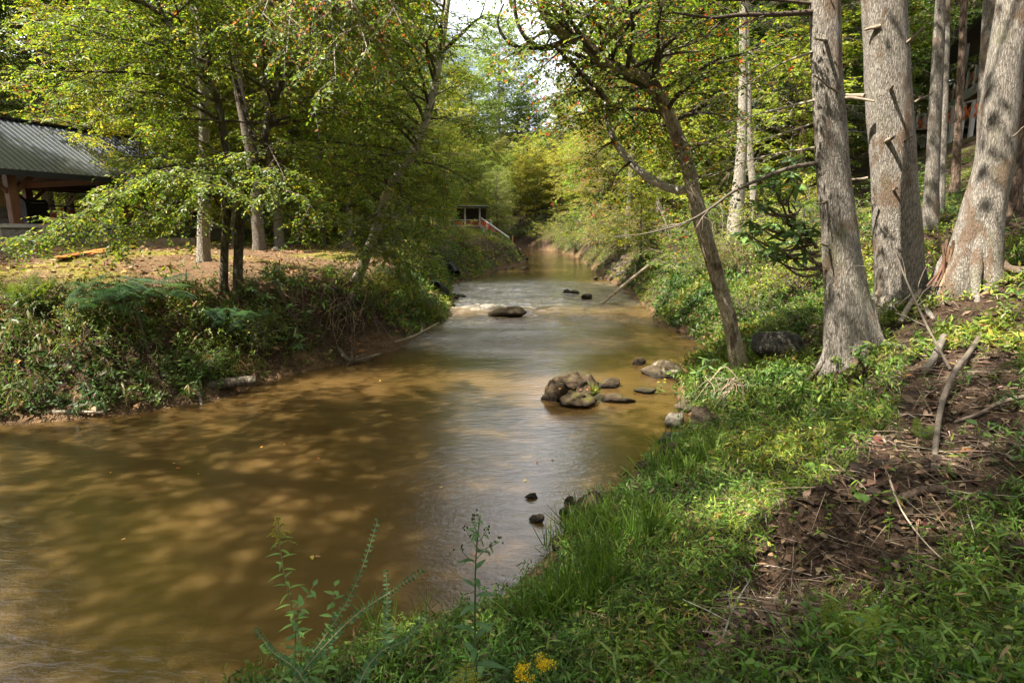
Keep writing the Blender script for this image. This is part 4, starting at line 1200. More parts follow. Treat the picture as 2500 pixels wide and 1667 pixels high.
# grassy near bank
x, y = scatter(36000, 1.25, 13.5, -48, 62, .85)
h, dl, dr, ins, isl = hgt(x, y, True)
lit = inside(x, y, LITTER_R)
w = fbm(x * 1.3, y * 1.3, 0, 3, 91)
dens = np.where(lit, .05, 1.0) * sstep(.08, .35, dr) * (1 - .72 * sstep(2.4, 3.6, dr + w) * sstep(4, 6.5, y)) * (1 - .75 * sstep(-.1, .25, w) * sstep(8.3, 9.5, y))
ok = (~ins) & (~isl) & (rng.random(len(x)) < dens)
x, y, h = x[ok], y[ok], h[ok]
rr = np.hypot(x, y)
nearm = rr < 5.0
print('stilt grass', ok.sum(), nearm.sum())
setlabel(plants('stilt_grass', x[nearm], y[nearm], h[nearm], .22, 7, .052, .0085, GR, M_GRASS, .35, .5, 6, k=2), 'low green stilt grass carpet on the near bank', 'grass')
setlabel(plants('stilt_grass', x[~nearm], y[~nearm], h[~nearm], .24, 7, .075, .016, GR_SUN, M_GRASS, .3, .45, 4, k=2), 'sunny low grass and herbs about the foot of the leaning tree', 'grass')
# broad small herb leaves among it
x, y = scatter(3000, 1.3, 10, -45, 60, .9)
h, dl, dr, ins, isl = hgt(x, y, True)
lit = inside(x, y, LITTER_R)
ok = (~ins) & (~isl) & (dr > .2) & (rng.random(len(x)) < np.where(lit, .10, 1)) & (dr < 4)
setlabel(plants('herb', x[ok], y[ok], h[ok], .20, 7, .028, .016, GR, M_GRASS, .15, .3, 6, k=2, ldroop=.1), 'small leaved herbs among the grass of the near bank', 'herb')
# long blades along the water
x, y = scatter(2600, 3, 11, -20, 35, 1.0)
h, dl, dr, ins, isl = hgt(x, y, True)
ok = (~ins) & (~isl) & (dr > .05) & (dr < 1.0) & (rng.random(len(x)) < sstep(-.05, .2, fbm(x * 1.1, y * 1.1, 0, 2, 97)))
x, y, h = x[ok], y[ok], h[ok]
P = np.repeat(np.stack([x, y, h], -1), 9, 0)
n = len(P)
D = nrm(rng.normal(size=(n, 3)) * A(.45, .45, .1) + UP)
g = Geo()
leafgeo(g, P + rng.normal(size=(n, 3)) * A(.03, .03, 0), D, rng.normal(size=(n, 3)), .16 + .22 * rng.random(n), .009, palette(n, [((.09, .17, .02), 3), ((.14, .2, .03), 2), ((.06, .11, .015), 2)], .2), 6)
setlabel(obj('creekside_grass', g.mesh('creekside_grass', False), M_GRASS, kind='stuff'), 'long bladed grass tufts along the waterline of the near bank', 'grass')
# sparse herbs up the right slope and upstream right bank
x, y = scatter(22000, 7.5, 34, 12, 62, .8)
h, dl, dr, ins, isl = hgt(x, y, True)
w = fbm(x * .55, y * .55, 0, 3, 103)
ok = (~ins) & (~isl) & (dr > .15) & (rng.random(len(x)) < np.maximum(sstep(-.25, .15, w), .6 * (dr < 2.2)) * np.where(dr > 3.2, .55, 1))
x, y, h = x[ok], y[ok], h[ok]
print('slope herbs', len(x))
setlabel(plants('slope_herb', x, y, h, .28, 7, .10, .032, GR_SUN, M_GRASS, .3, .5, 4, k=2, stem=.003), 'sunlit herbs and ferny plants up the wooded slope', 'herb')
# left bank: canes with drooping tan leaves over herbs
x, y = scatter(9000, 7.5, 15.5, -62, -12, .9)
h, dl, dr, ins, isl = hgt(x, y, True)
w = fbm(x * .8, y * .8, 0, 3, 107)
ok = (~ins) & isl & (dl > .1) & (dl < 2.4 + w) & (x < -3.6) & (rng.random(len(x)) < np.where(x < -4.7, 1, .35))
x, y, h, dl = x[ok], y[ok], h[ok], dl[ok]
print('left bank', len(x))
k1 = rng.random(len(x)) < np.where(x < -6, .34, .12)
setlabel(plants('bank_cane', x[k1], y[k1], h[k1], .60, 9, .15, .022, GR_TAN, M_GRASS, .35, .35, 6, ldroop=.95, stem=.004, s0=.3, fwd=.3, k=3), 'reedy canes with drooping tan leaves on the far bank', 'cane')
setlabel(plants('bank_herb', x[~k1], y[~k1], h[~k1], .38, 9, .062, .034, [((.07, .12, .018), 3), ((.10, .15, .022), 3), ((.15, .18, .03), 2), ((.04, .07, .012), 1.5)], M_GRASS, .25, .4, 4, stem=.003, k=2), 'leafy green herbs covering the far bank', 'herb')
# grass on the mown bank by the far deck, and thin herbs under the left trees
x, y = scatter(16000, 13, 66, -40, 8, .7)
h, dl, dr, ins, isl = hgt(x, y, True)
w = fbm(x * .35, y * .35, 0, 3, 113)
ok = (~ins) & isl & (dl > .2) & (rng.random(len(x)) < np.where(y > 26, sstep(-.3, .1, w) * (1 - .6 * sstep(7, 12, dl)), sstep(.1, .4, w) * .5 * np.where(dl < 2.5, 1.5, .5)))
x, y, h = x[ok], y[ok], h[ok]
print('far bank', len(x))
xe, ye = -12 + 15 * rng.random(9000), 28 + 32 * rng.random(9000)
he, dle, dre, inse, isle = hgt(xe, ye, True)
ok = (~inse) & isle & (dle > .25) & (dle < 8) & (rng.random(9000) < .25 + .75 * sstep(-.25, .15, fbm(xe * .5, ye * .5, 0, 3, 151)))
x, y, h = np.concatenate([x, xe[ok]]), np.concatenate([y, ye[ok]]), np.concatenate([h, he[ok]])
setlabel(plants('far_bank_grass', x, y, h, .22, 6, .13, .05, GR_SUN, M_GRASS, .3, .6, 4, stem=0), 'short grass and weeds on the far bank below the deck', 'grass')

# brush hanging on the cut banks upstream
for (W, side, y0, y1, lab) in ((RWs, 1, 9.5, 62, 'weeds and low brush hanging on the cut near bank upstream'), (LWs, 0, 13.5, 40, 'weeds and low brush hanging on the cut far bank upstream')):
    L_ = W[(W[:, 1] > y0) & (W[:, 1] < y1) & (W[:, 0] > -12)]
    n = 3600
    t = rng.random(n) * (len(L_) - 1.001)
    i0 = t.astype(int)
    p = L_[i0] + (L_[i0 + 1] - L_[i0]) * (t - i0)[:, None]
    x = p[:, 0] + (1 if side else -1) * (0.05 + 1.5 * rng.random(n))
    y = p[:, 1] + rng.normal(size=n) * .3
    h, dl, dr, ins, isl = hgt(x, y, True)
    ok = (~ins) & (np.minimum(dl, dr) > .08) & (rng.random(n) < .35 + .65 * sstep(-.2, .2, fbm(x * .8, y * .8, 0, 2, 131)))
    x, y, h = x[ok], y[ok], h[ok]
    setlabel(plants('bank_brush', x, y, h, .36, 9, .12, .046, [((.09, .15, .02), 3), ((.14, .19, .03), 3), ((.05, .085, .016), 3), ((.24, .16, .07), 1.4)], M_GRASS, .5, .7, 4, k=2, stem=.004), lab, 'brush')
# leaf litter
def litter(name, x, y, z, size, pal, label, up=.02, shape=4):
    n = len(x)
    g = Geo()
    D = nrm(rng.normal(size=(n, 3)) * A(1, 1, .25))
    N = nrm(rng.normal(size=(n, 3)) * A(.45, .45, .2) + UP)
    s = size * (.35 + 1.5 * rng.random(n) ** 2)
    leafgeo(g, np.stack([x, y, z + up * rng.random(n)], -1), D, N, s, s * .55, palette(n, pal, .3), shape)
    setlabel(obj(name, g.mesh(name, False), M_DEADLEAF, kind='stuff'), label, 'leaves')
LEAFPAL = [((.26, .15, .075), 4), ((.16, .085, .045), 4), ((.36, .22, .11), 2), ((.09, .05, .03), 2), ((.42, .19, .05), .8)]
x, y = scatter(34000, 8.5, 48, -60, 3, .7)
h, dl, dr, ins, isl = hgt(x, y, True)
ok = (~ins) & isl & (dl > .15) & (rng.random(len(x)) < sstep(-.35, .05, fbm(x * .9, y * .9, 0, 3, 127)))
litter('leaf_litter', x[ok], y[ok], h[ok], .105, LEAFPAL, 'fallen brown leaves over the flat ground behind the far bank')
DARKPAL = [((.085, .055, .035), 4), ((.05, .033, .023), 5), ((.14, .092, .056), 2.5), ((.24, .17, .11), 1), ((.09, .03, .025), .3), ((.30, .14, .05), .12)]
x, y = scatter(22000, 1.3, 30, -10, 62, .8)
h, dl, dr, ins, isl = hgt(x, y, True)
ok = (~ins) & (~isl) & (dr > .3)
x, y, h = x[ok], y[ok], h[ok]
rr = np.hypot(x, y)
litter('leaf_litter', x, y, h, np.clip(.022 + .009 * rr, .03, .12), DARKPAL, 'fallen dark leaves and bark flakes over the near slope')
x, y = scatter(16000, 1.3, 7.5, 8, 62, 1.1)
h, dl, dr, ins, isl = hgt(x, y, True)
ok = (~ins) & (~isl) & inside(x, y, LITTER_R)
x, y, h = x[ok], y[ok], h[ok]
litter('leaf_litter', x, y, h, .042, DARKPAL + [((.22, .15, .10), 2)], 'curled brown leaves and bark scraps in the bare patch of the near slope', up=.03, shape=6)
# needles, twigs and root hairs on the near slope
x, y = scatter(11000, 1.4, 14, 5, 62, .9)
h, dl, dr, ins, isl = hgt(x, y, True)
ok = (~ins) & (~isl) & (dr > .9) & (inside(x, y, LITTER_R) | (rng.random(len(x)) < .22))
x, y, h = x[ok], y[ok], h[ok]
n = len(x)
g = Geo()
down = A(-.55, .35, 0)
D = nrm(rng.normal(size=(n, 3)) * A(1, 1, .12) + down * .2)
D[:, 2] -= .12
L = .08 + .28 * rng.random(n) ** 2
twigs(g, np.stack([x, y, h + .02 + .03 * rng.random(n)], -1), nrm(D), L, .0016 + .003 * rng.random(n) ** 3, .08, palette(n, [((.30, .22, .15), 3), ((.16, .10, .06), 4), ((.42, .34, .26), 1.4), ((.09, .06, .04), 3)], .3), 3, 3)
setlabel(obj('twig_litter', g.mesh('twig_litter', False), M_STICK, kind='stuff'), 'needles, twigs and root hairs strewn over the near slope', 'twigs')

# ------------------------------------------------------------------ pavilion on the left
M_ROOF = plain_mat('dark_metal_roof', (.055, .062, .076), .32, .15, (2, 2, 2), 0.6, .05, .6)
M_FASCIA = plain_mat('dark_fascia', (.025, .025, .027), .5, .15)
M_TIMBER = plain_mat('red_brown_timber', (.12, .05, .022), .6, .35, (3, 3, .6))
M_OLDWOOD = plain_mat('weathered_timber', (.17, .12, .075), .85, .35, (2, 8, 8))
M_GREYWOOD = plain_mat('grey_painted_wood', (.42, .40, .38), .6, .15)
M_REDPAINT = plain_mat('orange_red_paint', (.62, .12, .035), .5, .15)
M_BRICK = plain_mat('tan_brick', (.42, .27, .12), .85, .3, (5, 5, 5))
M_MORTAR = plain_mat('mortar', (.22, .19, .15), .9, .2)
M_WALLSTONE = rock_mat('wall_stone', (.14, .13, .12), (.34, .31, .27), (.2, .2, .15), .1, .8)
M_CONCRETE = plain_mat('pale_concrete', (.40, .37, .32), .9, .2)
M_ORANGE = plain_mat('orange_stained_board', (.48, .17, .03), .6, .25, (1, 8, 8))
M_BLACK = plain_mat('black_plastic', (.012, .012, .013), .4, .1)
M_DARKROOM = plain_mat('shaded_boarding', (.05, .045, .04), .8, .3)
M_VAN = plain_mat('blue_car_paint', (.045, .22, .36), .25, .06, (2, 2, 2), 0.1, 0.0, .6)
M_GLASS = plain_mat('dark_window_glass', (.015, .018, .02), .08, .1, (1, 1, 1), 0, 0, .7)
M_RUBBER = plain_mat('tyre_rubber', (.02, .02, .02), .8, .1)
M_CHROME = plain_mat('chrome', (.6, .6, .62), .2, .05, (1, 1, 1), .9, 0)
M_REDGLASS = plain_mat('red_lens', (.4, .02, .015), .2, .1)
M_FURN = plain_mat('grey_outdoor_cloth', (.05, .055, .065), .8, .2)
M_TAN = plain_mat('raw_deck_joist', (.42, .25, .10), .7, .25, (2, 2, 2))

def project(p):
    p = np.asarray(p, float) - np.array([0, 0, CAMZ])
    fw, up = np.array([0, math.cos(PITCH), -math.sin(PITCH)]), np.array([0, math.sin(PITCH), math.cos(PITCH)])
    d = p @ fw
    return CX + F * p[0] / d, CY - F * (p @ up) / d

ea = math.atan2(.916, .4)
PO = A(-18.6, 22.0, 2.28)
pav = thing('pavilion', 'open timber pavilion with a dark ribbed metal roof on the flat ground', 'pavilion', PO, rot=(0, 0, ea))
def pw(x, y, z):
    return A(PO[0] + math.cos(ea) * x - math.sin(ea) * y, PO[1] + math.sin(ea) * x + math.cos(ea) * y, PO[2] + z)
EZ, RZ, HW, PLEN = 2.72, 4.95, 3.9, 15.0
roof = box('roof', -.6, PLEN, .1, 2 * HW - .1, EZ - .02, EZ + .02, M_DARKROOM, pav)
sl = math.hypot(HW + .35, (RZ - EZ) * (HW + .35) / HW)
for side in (0, 1):
    x = -.7
    while x < PLEN:
        g = Geo()
        w = .92
        for k in range(4):                        # flat pan and raised rib, four to a sheet
            xa = x + k * w / 4
            prof = [(xa, 0), (xa + .155, 0), (xa + .168, .028), (xa + .205, .028), (xa + w / 4, 0)]
            for (xx0, zz0), (xx1, zz1) in zip(prof[:-1], prof[1:]):
                q = []
                for s in (0, 1):
                    for xx, zz in ((xx0, zz0), (xx1, zz1)):
                        yy = -.35 + (HW + .35) * s
                        zc = EZ + (RZ - EZ) * yy / HW + zz + .05
                        q.append((xx, yy if side == 0 else 2 * HW - yy, zc))
                g.add(np.array(q), np.array([[0, 1, 3, 2]] if side == 0 else [[0, 2, 3, 1]]))
        obj('roof_sheet', g.mesh('roof_sheet', False), M_ROOF, roof)
        x += w + .003
    yy = -.38 if side == 0 else 2 * HW + .38
    zE = EZ - .35 * (RZ - EZ) / HW
    box('gutter', -.72, PLEN, yy - .07, yy + .05, zE - .16, zE + .02, M_FASCIA, pav)
    box('eave_beam', -.5, PLEN - .3, (.05 if side == 0 else 2 * HW - .25), (.25 if side == 0 else 2 * HW - .05), EZ - .30, EZ - .04, M_TIMBER, pav)
bar('ridge_cap', (-.72, HW, RZ + .09), (PLEN, HW, RZ + .09), .34, .05, M_FASCIA, roof)
for sgn in (0, 1):
    for e in (-.71, PLEN + .02):
        bar('rake_board', (e, -.36 if sgn == 0 else 2 * HW + .36, EZ - .22), (e, HW, RZ - .02), .05, .26, M_GREYWOOD if e < 0 else M_FASCIA, roof)
FZ = .62
for k, x in enumerate((.05, 4.4, 8.9, 13.6)):
    for y in (.15, 2 * HW - .15):
        box('post', x - .15, x + .15, y - .15, y + .15, FZ, EZ - .30, M_TIMBER, pav)
        for s in (-1, 1):
            bar('knee_brace', (x, y, EZ - 1.05), (x + s * .75, y, EZ - .32), .12, .14, M_TIMBER, pav)
    bar('tie_beam', (x, .1, EZ - .17), (x, 2 * HW - .1, EZ - .17), .2, .24, M_TIMBER, pav)
box('floor_slab', -.6, PLEN - .4, -.1, 2 * HW + .1, FZ - .14, FZ, M_CONCRETE, pav)
# stone plinth: single stones in mortar along the creek side and the gable end
plinth = box('plinth', -.55, PLEN - .5, -.02, 2 * HW, -.5, FZ - .15, M_MORTAR, pav)
def stone_mesh(w, h, d, seed):
    n = 9
    a = np.arange(n) / n * 2 * math.pi
    r = 1 + .16 * np.array([vnoise(math.cos(t) * 2 + seed, math.sin(t) * 2, seed * .37) for t in a])
    sx, sz = np.sign(np.cos(a)) * np.abs(np.cos(a)) ** .6 * r * w / 2, np.sign(np.sin(a)) * np.abs(np.sin(a)) ** .6 * r * h / 2
    V = np.concatenate([np.stack([sx, np.zeros(n), sz], -1), np.stack([sx * .9, np.full(n, -d), sz * .9], -1), [[0, -d * 1.15, 0]]])
    g = Geo()
    i = np.arange(n)
    g.add(V, np.stack([i, (i + 1) % n, (i + 1) % n + n, i + n], -1))
    g.add(V, np.stack([i + n, (i + 1) % n + n, np.full(n, 2 * n)], -1))
    return g.mesh('stone')
STONES = [stone_mesh(1, 1, .5, s) for s in range(6)]
for m in STONES:
    m.materials.append(M_WALLSTONE)
def lay_stones(x0, x1, z0, z1, y, parent, rot=0.0, dx=0.0):
    z = z0
    while z < z1 - .05:
        hh = min(.22 + .14 * rng.random(), z1 - z)
        x = x0
        while x < x1 - .05:
            ww = min(.28 + .4 * rng.random(), x1 - x)
            if rot == 0:
                obj('stone', STONES[int(rng.random() * 6)], None, parent, (x + ww / 2, y, z + hh / 2), None, (ww * .94, .09, hh * .94))
            else:
                obj('stone', STONES[int(rng.random() * 6)], None, parent, (y, x + ww / 2, z + hh / 2), (0, 0, rot), (ww * .94, .09, hh * .94))
            x += ww
        z += hh
lay_stones(-.5, 7.0, -.25, FZ - .16, -.025, plinth)
# fireplace in the gable bay: brick above stone, with a hood
fp = thing('fireplace', 'tan brick outdoor fireplace on a stone base under the pavilion roof', 'fireplace', pw(-.9, 3.0, FZ), rot=(0, 0, ea))
box('chimney_core', 0, 2.1, -.02, .9, .0, 1.9, M_MORTAR, fp)
bm_ = Geo(); box_geo(bm_, -.5, .5, -.5, .5, -.5, .5)
BR = bm_.mesh('brick', False); BR.materials.append(M_BRICK)
zz, row = .72, 0
while zz < 1.85:
    x = -.03 - (.12 if row % 2 else 0)
    while x < 2.1:
        xa, xb = max(x, -.03), min(x + .235, 2.13)
        if xb - xa > .06:
            obj('brick', BR, None, fp, ((xa + xb) / 2, -.045, zz + .038), None, (xb - xa - .014, .06, .066))
        x += .25
    for yy in np.arange(.0, .85, .25):
        obj('brick', BR, None, fp, (2.125, yy + .11 + (.06 if row % 2 else 0), zz + .038), None, (.06, .225, .066))
    zz += .082; row += 1
lay_stones(-.05, 2.15, .0, .70, -.05, fp)
hood = Geo()
hv = np.array([(-.25, -.35, 1.86), (2.35, -.35, 1.86), (2.35, 1.1, 1.86), (-.25, 1.1, 1.86), (.45, .1, 2.35), (1.65, .1, 2.35), (1.65, .75, 2.35), (.45, .75, 2.35)])
hood.add(hv, np.array([[0, 3, 2, 1], [4, 5, 6, 7], [0, 1, 5, 4], [1, 2, 6, 5], [2, 3, 7, 6], [3, 0, 4, 7]]))
obj('hood', hood.mesh('hood', False), M_CONCRETE, fp)
# back railing with crossed red bars, one bay a thing's part
for (xa, xb) in ((.3, 4.2), (4.6, 8.7), (9.1, 13.4)):
    nb = 3
    for k in range(nb):
        p0, p1 = xa + (xb - xa) * k / nb, xa + (xb - xa) * (k + 1) / nb
        y = 2 * HW - .15
        bar('cross_brace', (p0, y, FZ + .12), (p1, y, FZ + .92), .05, .08, M_REDPAINT, pav)
        bar('cross_brace', (p0, y + .06, FZ + .92), (p1, y + .06, FZ + .12), .05, .08, M_REDPAINT, pav)
        box('rail_post', p1 - .05, p1 + .05, y - .05, y + .05, FZ, FZ + 1.0, M_FASCIA, pav)
    bar('top_rail', (xa, y, FZ + 1.0), (xb, y, FZ + 1.0), .12, .06, M_FASCIA, pav)
    bar('bottom_rail', (xa, y, FZ + .1), (xb, y, FZ + .1), .06, .08, M_REDPAINT, pav)
gr = thing('covered_grill', 'grey covered grill standing behind the pavilion post', 'grill', pw(3.0, 4.6, FZ), rot=(0, 0, ea))
box('cabinet', -.45, .45, -.3, .3, .06, .85, M_FURN, gr)
g = Geo()
a = np.linspace(0, math.pi, 9)
V = np.concatenate([np.stack([np.full(9, xx), np.cos(a) * .3, .86 + np.sin(a) * .28], -1) for xx in (-.45, .45)])
i = np.arange(8)
g.add(V, np.stack([i, i + 1, i + 10, i + 9], -1))
for o0 in (0, 9):
    g.add(V[o0:o0 + 9], np.stack([np.zeros(7, int), i[1:], i[1:] + 1], -1))
obj('lid', g.mesh('lid'), M_FURN, gr)
bar('handle', (-.3, -.36, .98), (.3, -.36, .98), .03, .03, M_CHROME, gr)
# benches with red seats in the shaded far bays
for xx in (8.2, 11.2):
    bn = thing('picnic_bench', 'red seated picnic bench in the shade of the pavilion', 'bench', pw(xx, 1.6, FZ), rot=(0, 0, ea), group='red benches in the pavilion')
    for k in range(3):
        box('seat_board', -.9, .9, -.2 + k * .14, -.08 + k * .14, .42, .46, M_REDPAINT, bn)
    for s in (-.7, .7):
        box('leg', s - .05, s + .05, -.2, .2, 0, .42, M_FASCIA, bn)
# retaining timbers in front of the pavilion
for k, (u0, u1) in enumerate(((215, 330), (332, 480))):
    p, q = ground(u0, 603), ground(u1, 603)
    b = thing('retaining_timber', ['long squared timber edging the ground before the pavilion, butted end nearest the stone plinth', 'squared timber edging the ground, its end near the straight grey trunk'][k], 'timber', p)
    for lv in (0, 1):
        bar('beam', A(0, 0, .06 + .16 * lv), q - p + A(0, 0, .06 + .16 * lv), .16, .155, M_OLDWOOD, b)
# two orange boards left on the ground
pa, pb = ground(145, 640), ground(312, 606)
for k, off in enumerate((A(0, 0, .10), A(.05, .55, .10))):
    g = Geo()
    L_ = 1.0 if k == 0 else .72
    bar_geo(g, A(0, 0, 0), (pb - pa) * L_, .24, .03)
    o = obj('loose_board', g.mesh('loose_board', False), M_ORANGE, None, pa + off + (A(0, 0, 0) if k == 0 else (pb - pa) * .2), label=['long orange board lying on the leaf litter, the nearer of the two', 'shorter orange board lying just behind the long one'][k], category='board')

# ------------------------------------------------------------------ blue van parked beyond the left trees
vp = pix(672, 556, 46.0)
vz = h1(vp[0], vp[1])
van = thing('blue_van', 'blue van parked beyond the trees, partly hidden by a trunk', 'van', (vp[0], vp[1], vz), rot=(0, 0, math.radians(8)))
prof = np.array([(-2.2, .35), (-2.25, .9), (-2.15, 1.05), (-1.75, 1.75), (-1.5, 1.93), (0, 2.0), (1.7, 1.97), (2.05, 1.85), (2.2, 1.1), (2.22, .45), (2.1, .32)])
g = Geo()
n = len(prof)
ys = [(-.86, 1.0), (-.80, 1.0), (.80, 1.0), (.86, 1.0)]
V = []
for yy, _ in ys:
    inset = .06 if abs(yy) > .82 else 0
    tumble = np.clip((prof[:, 1] - 1.0), 0, 1) * .12
    V.append(np.stack([prof[:, 0] * (1 - inset * .4), np.sign(yy) * (abs(yy) - tumble), prof[:, 1] - inset * (prof[:, 1] > 1)], -1))
V = np.concatenate(V)
i = np.arange(n)
for k in range(3):
    g.add(V, np.stack([k * n + i, k * n + (i + 1) % n, (k + 1) * n + (i + 1) % n, (k + 1) * n + i], -1))
for k in (0, 3):
    c = V[k * n:(k + 1) * n].mean(0)
    g.add(np.concatenate([V[k * n:(k + 1) * n], c[None]]), np.stack([i, (i + 1) % n, np.full(n, n)], -1))
obj('body', g.mesh('body', False), M_VAN, van)
for (x0, x1) in ((-1.45, -.55), (-.45, .5), (.6, 1.85)):
    g = Geo()
    g.add(np.array([(x0, -.875, 1.18), (x1, -.875, 1.18), (x1 - .08, -.81, 1.72), (x0 + .06, -.81, 1.72)]), np.array([[0, 1, 2, 3]]))
    obj('side_window', g.mesh('side_window', False), M_GLASS, van)
g = Geo()
g.add(np.array([(2.235, -.62, 1.2), (2.235, .62, 1.2), (2.11, .56, 1.75), (2.11, -.56, 1.75)]), np.array([[0, 1, 2, 3]]))
obj('rear_window', g.mesh('rear_window', False), M_GLASS, van)
for x in (-1.35, 1.4):
    for y in (-.78, .78):
        g = Geo()
        tube(g, [(x, y - .1, .33), (x, y + .1, .33)], [.33, .33], 18)
        w = obj('wheel', g.mesh('wheel'), M_RUBBER, van)
        g = Geo()
        s = -1 if y < 0 else 1
        tube(g, [(x, y + s * .08, .33), (x, y + s * .115, .33)], [.19, .17], 14)
        obj('rim', g.mesh('rim'), M_CHROME, w)
for y in (-.7, .7):
    box('tail_light', 2.19, 2.235, y - .1, y + .1, .75, .98, M_REDGLASS, van)
box('rear_bumper', 2.18, 2.30, -.82, .82, .38, .52, M_CHROME, van)

# ------------------------------------------------------------------ far cabin deck above the bend
DY = 58.0
dk = thing('creek_deck', 'small grey deck house with orange red crossed railings above the bend', 'deck', pix(1134, 562, DY))
def dpart(name, p, q, w, h, mat, par=None):
    o = dk if par is None else par
    ob = bar(name, np.asarray(p) - np.asarray(dk.location), np.asarray(q) - np.asarray(dk.location), w, h, mat, o)
    return ob
gz = float(min(h1(*pix(1134, 562, DY)[:2]), pix(1134, 566, DY)[2]))
for u, vt in ((1099, 538), (1135, 506), (1171, 508), (1199, 537)):
    p = pix(u, vt, DY)
    dpart('post', (p[0], p[1], gz - .5), p, .17, .17, M_GREYWOOD)
    p2 = pix(u, vt, DY + 3.6)
    dpart('post', (p2[0], p2[1], gz - .5), p2, .17, .17, M_GREYWOOD)
for (ua, ub) in ((1099, 1135), (1135, 1171), (1171, 1199)):
    a, b = pix(ua, 537, DY), pix(ub, 537, DY)
    c, d = pix(ua, 551, DY), pix(ub, 551, DY)
    dpart('top_rail', a, b, .14, .06, M_GREYWOOD)
    dpart('bottom_rail', c, d, .08, .06, M_GREYWOOD)
    if ua == 1135:
        for k in range(9):
            t0, t1 = (k + .1) / 9, (k + .75) / 9
            dpart('slant_baluster', a + (b - a) * t1, c + (d - c) * t0, .05, .06, M_REDPAINT)
    else:
        dpart('cross_brace', a, d, .05, .09, M_REDPAINT)
        dpart('cross_brace', c + A(0, .06, 0), b + A(0, .06, 0), .05, .09, M_REDPAINT)
dpart('rim_beam', pix(1097, 556, DY - .05), pix(1200, 556, DY - .05), .08, .24, M_OLDWOOD)
for k in range(24):
    a = pix(1097 + k * 4.4, 553.2, DY)
    dpart('deck_board', a, a + A(0, 3.7, 0), .165, .04, M_GREYWOOD)
for k in range(13):
    u = 1138 + k * 4.9
    a = pix(u, 558.5, DY + .05)
    dpart('skirt_slat', a, (a[0], a[1], gz - .3), .11, .03, M_FASCIA)
for k in range(4):
    dpart('skirt_board', pix(1113, 559 + k * 2.4, DY), pix(1134, 559 + k * 2.4, DY), .03, .06, M_GREYWOOD)
# cabin room on the deck with a sloping roof
a = pix(1110, 512, DY + .6) - np.asarray(dk.location)
b = pix(1184, 512, DY + .6) - np.asarray(dk.location)
zf = pix(1135, 552, DY)[2] - dk.location[2]
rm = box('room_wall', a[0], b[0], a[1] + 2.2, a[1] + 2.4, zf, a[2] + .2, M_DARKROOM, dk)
for k in range(6):
    u = 1138 + k * 7.6
    p = pix(u, 514, DY + 1.2)
    dpart('screen_post', (p[0], p[1], zf + dk.location[2]), p, .12, .12, M_FASCIA)
rp = [pix(1108, 499, DY - .5), pix(1186, 511, DY - .5)]
dpart('roof', (rp[0] + rp[1]) / 2 + A(0, -.2, .0), (rp[0] + rp[1]) / 2 + A(0, 4.4, .25), 3.5, .12, M_FASCIA)
# stairs going down to the water
s0, s1 = pix(1172, 552, DY), pix(1243, 603, DY - 3.0)
for off in (0, 1.0):
    o3 = A(0, off, 0)
    dpart('stringer', s0 + o3, s1 + o3, .06, .26, M_GREYWOOD)
    dpart('stair_rail', s0 + o3 + A(0, 0, .85), s1 + o3 + A(0, 0, .85), .14, .09, M_GREYWOOD)
    nb = 8
    for k in range(nb + 1):
        t = k / nb
        p = s0 + (s1 - s0) * t + o3
        if k % 2 == 0:
            dpart('stair_post', p - A(0, 0, .15), p + A(0, 0, .86), .10, .10, M_GREYWOOD)
        if k < nb:
            q = s0 + (s1 - s0) * (k + 1) / nb + o3
            dpart('slant_baluster', p + A(0, 0, .75), q + A(0, 0, .1), .05, .07, M_REDPAINT)
            dpart('slant_baluster', p + A(0, .05, .1), q + A(0, .05, .75), .05, .07, M_REDPAINT)
for k in range(11):
    p = s0 + (s1 - s0) * (k + .5) / 11
    dpart('tread', p, p + A(0, 1.0, 0), .28, .04, M_GREYWOOD)
p = pix(1252, 606, 52)
sp = obj('marker_post', None, None, None, p)
bpy.data.objects.remove(sp)
mp = thing('marker_post', 'short bare wooden post on a board at the foot of the deck stairs', 'post', (p[0], p[1], max(h1(p[0], p[1]), 0)))
bar('post', (0, 0, -.3), (0, 0, .75), .1, .1, M_TAN, mp)
box('foot_board', -.35, .12, -.1, .1, .0, .07, M_TAN, mp)

# ------------------------------------------------------------------ cabin up the right slope
cb = thing('hillside_cabin', 'dark cabin with a high deck and orange red crossed railings uphill behind the trunks', 'cabin', pix(2370, 330, 30))
co = np.asarray(cb.location)
def cpart(name, p, q, w, h, mat):
    return bar(name, np.asarray(p) - co, np.asarray(q) - co, w, h, mat, cb)
L0, L1 = pix(2300, 256, 38), pix(2470, 182, 27)                  # rim of the deck, far left to near right
dirn = nrm(L1 - L0); dirn[2] = 0; dirn = nrm(dirn)
zd = (L0[2] + L1[2]) / 2
L0[2] = L1[2] = zd
back = A(dirn[1], -dirn[0], 0)
back = back if back[0] > 0 else -back
LEN = np.linalg.norm(L1 - L0)
cpart('rim_board', L0, L1, .08, .5, M_GREYWOOD)
for k in range(16):
    p = L0 + dirn * LEN * (k + .5) / 16 + A(0, 0, -.14)
    cpart('joist', p, p + back * 4.5, .10, .22, M_TAN)
cpart('deck_floor', (L0 + L1) / 2 + A(0, 0, .03), (L0 + L1) / 2 + back * 4.6 + A(0, 0, .03), LEN, .05, M_OLDWOOD)
cpart('top_rail', L0 + A(0, 0, 1.2), L1 + A(0, 0, 1.2), .14, .09, M_FASCIA)
cpart('bottom_rail', L0 + A(0, 0, .34), L1 + A(0, 0, .34), .1, .07, M_FASCIA)
nb = 9
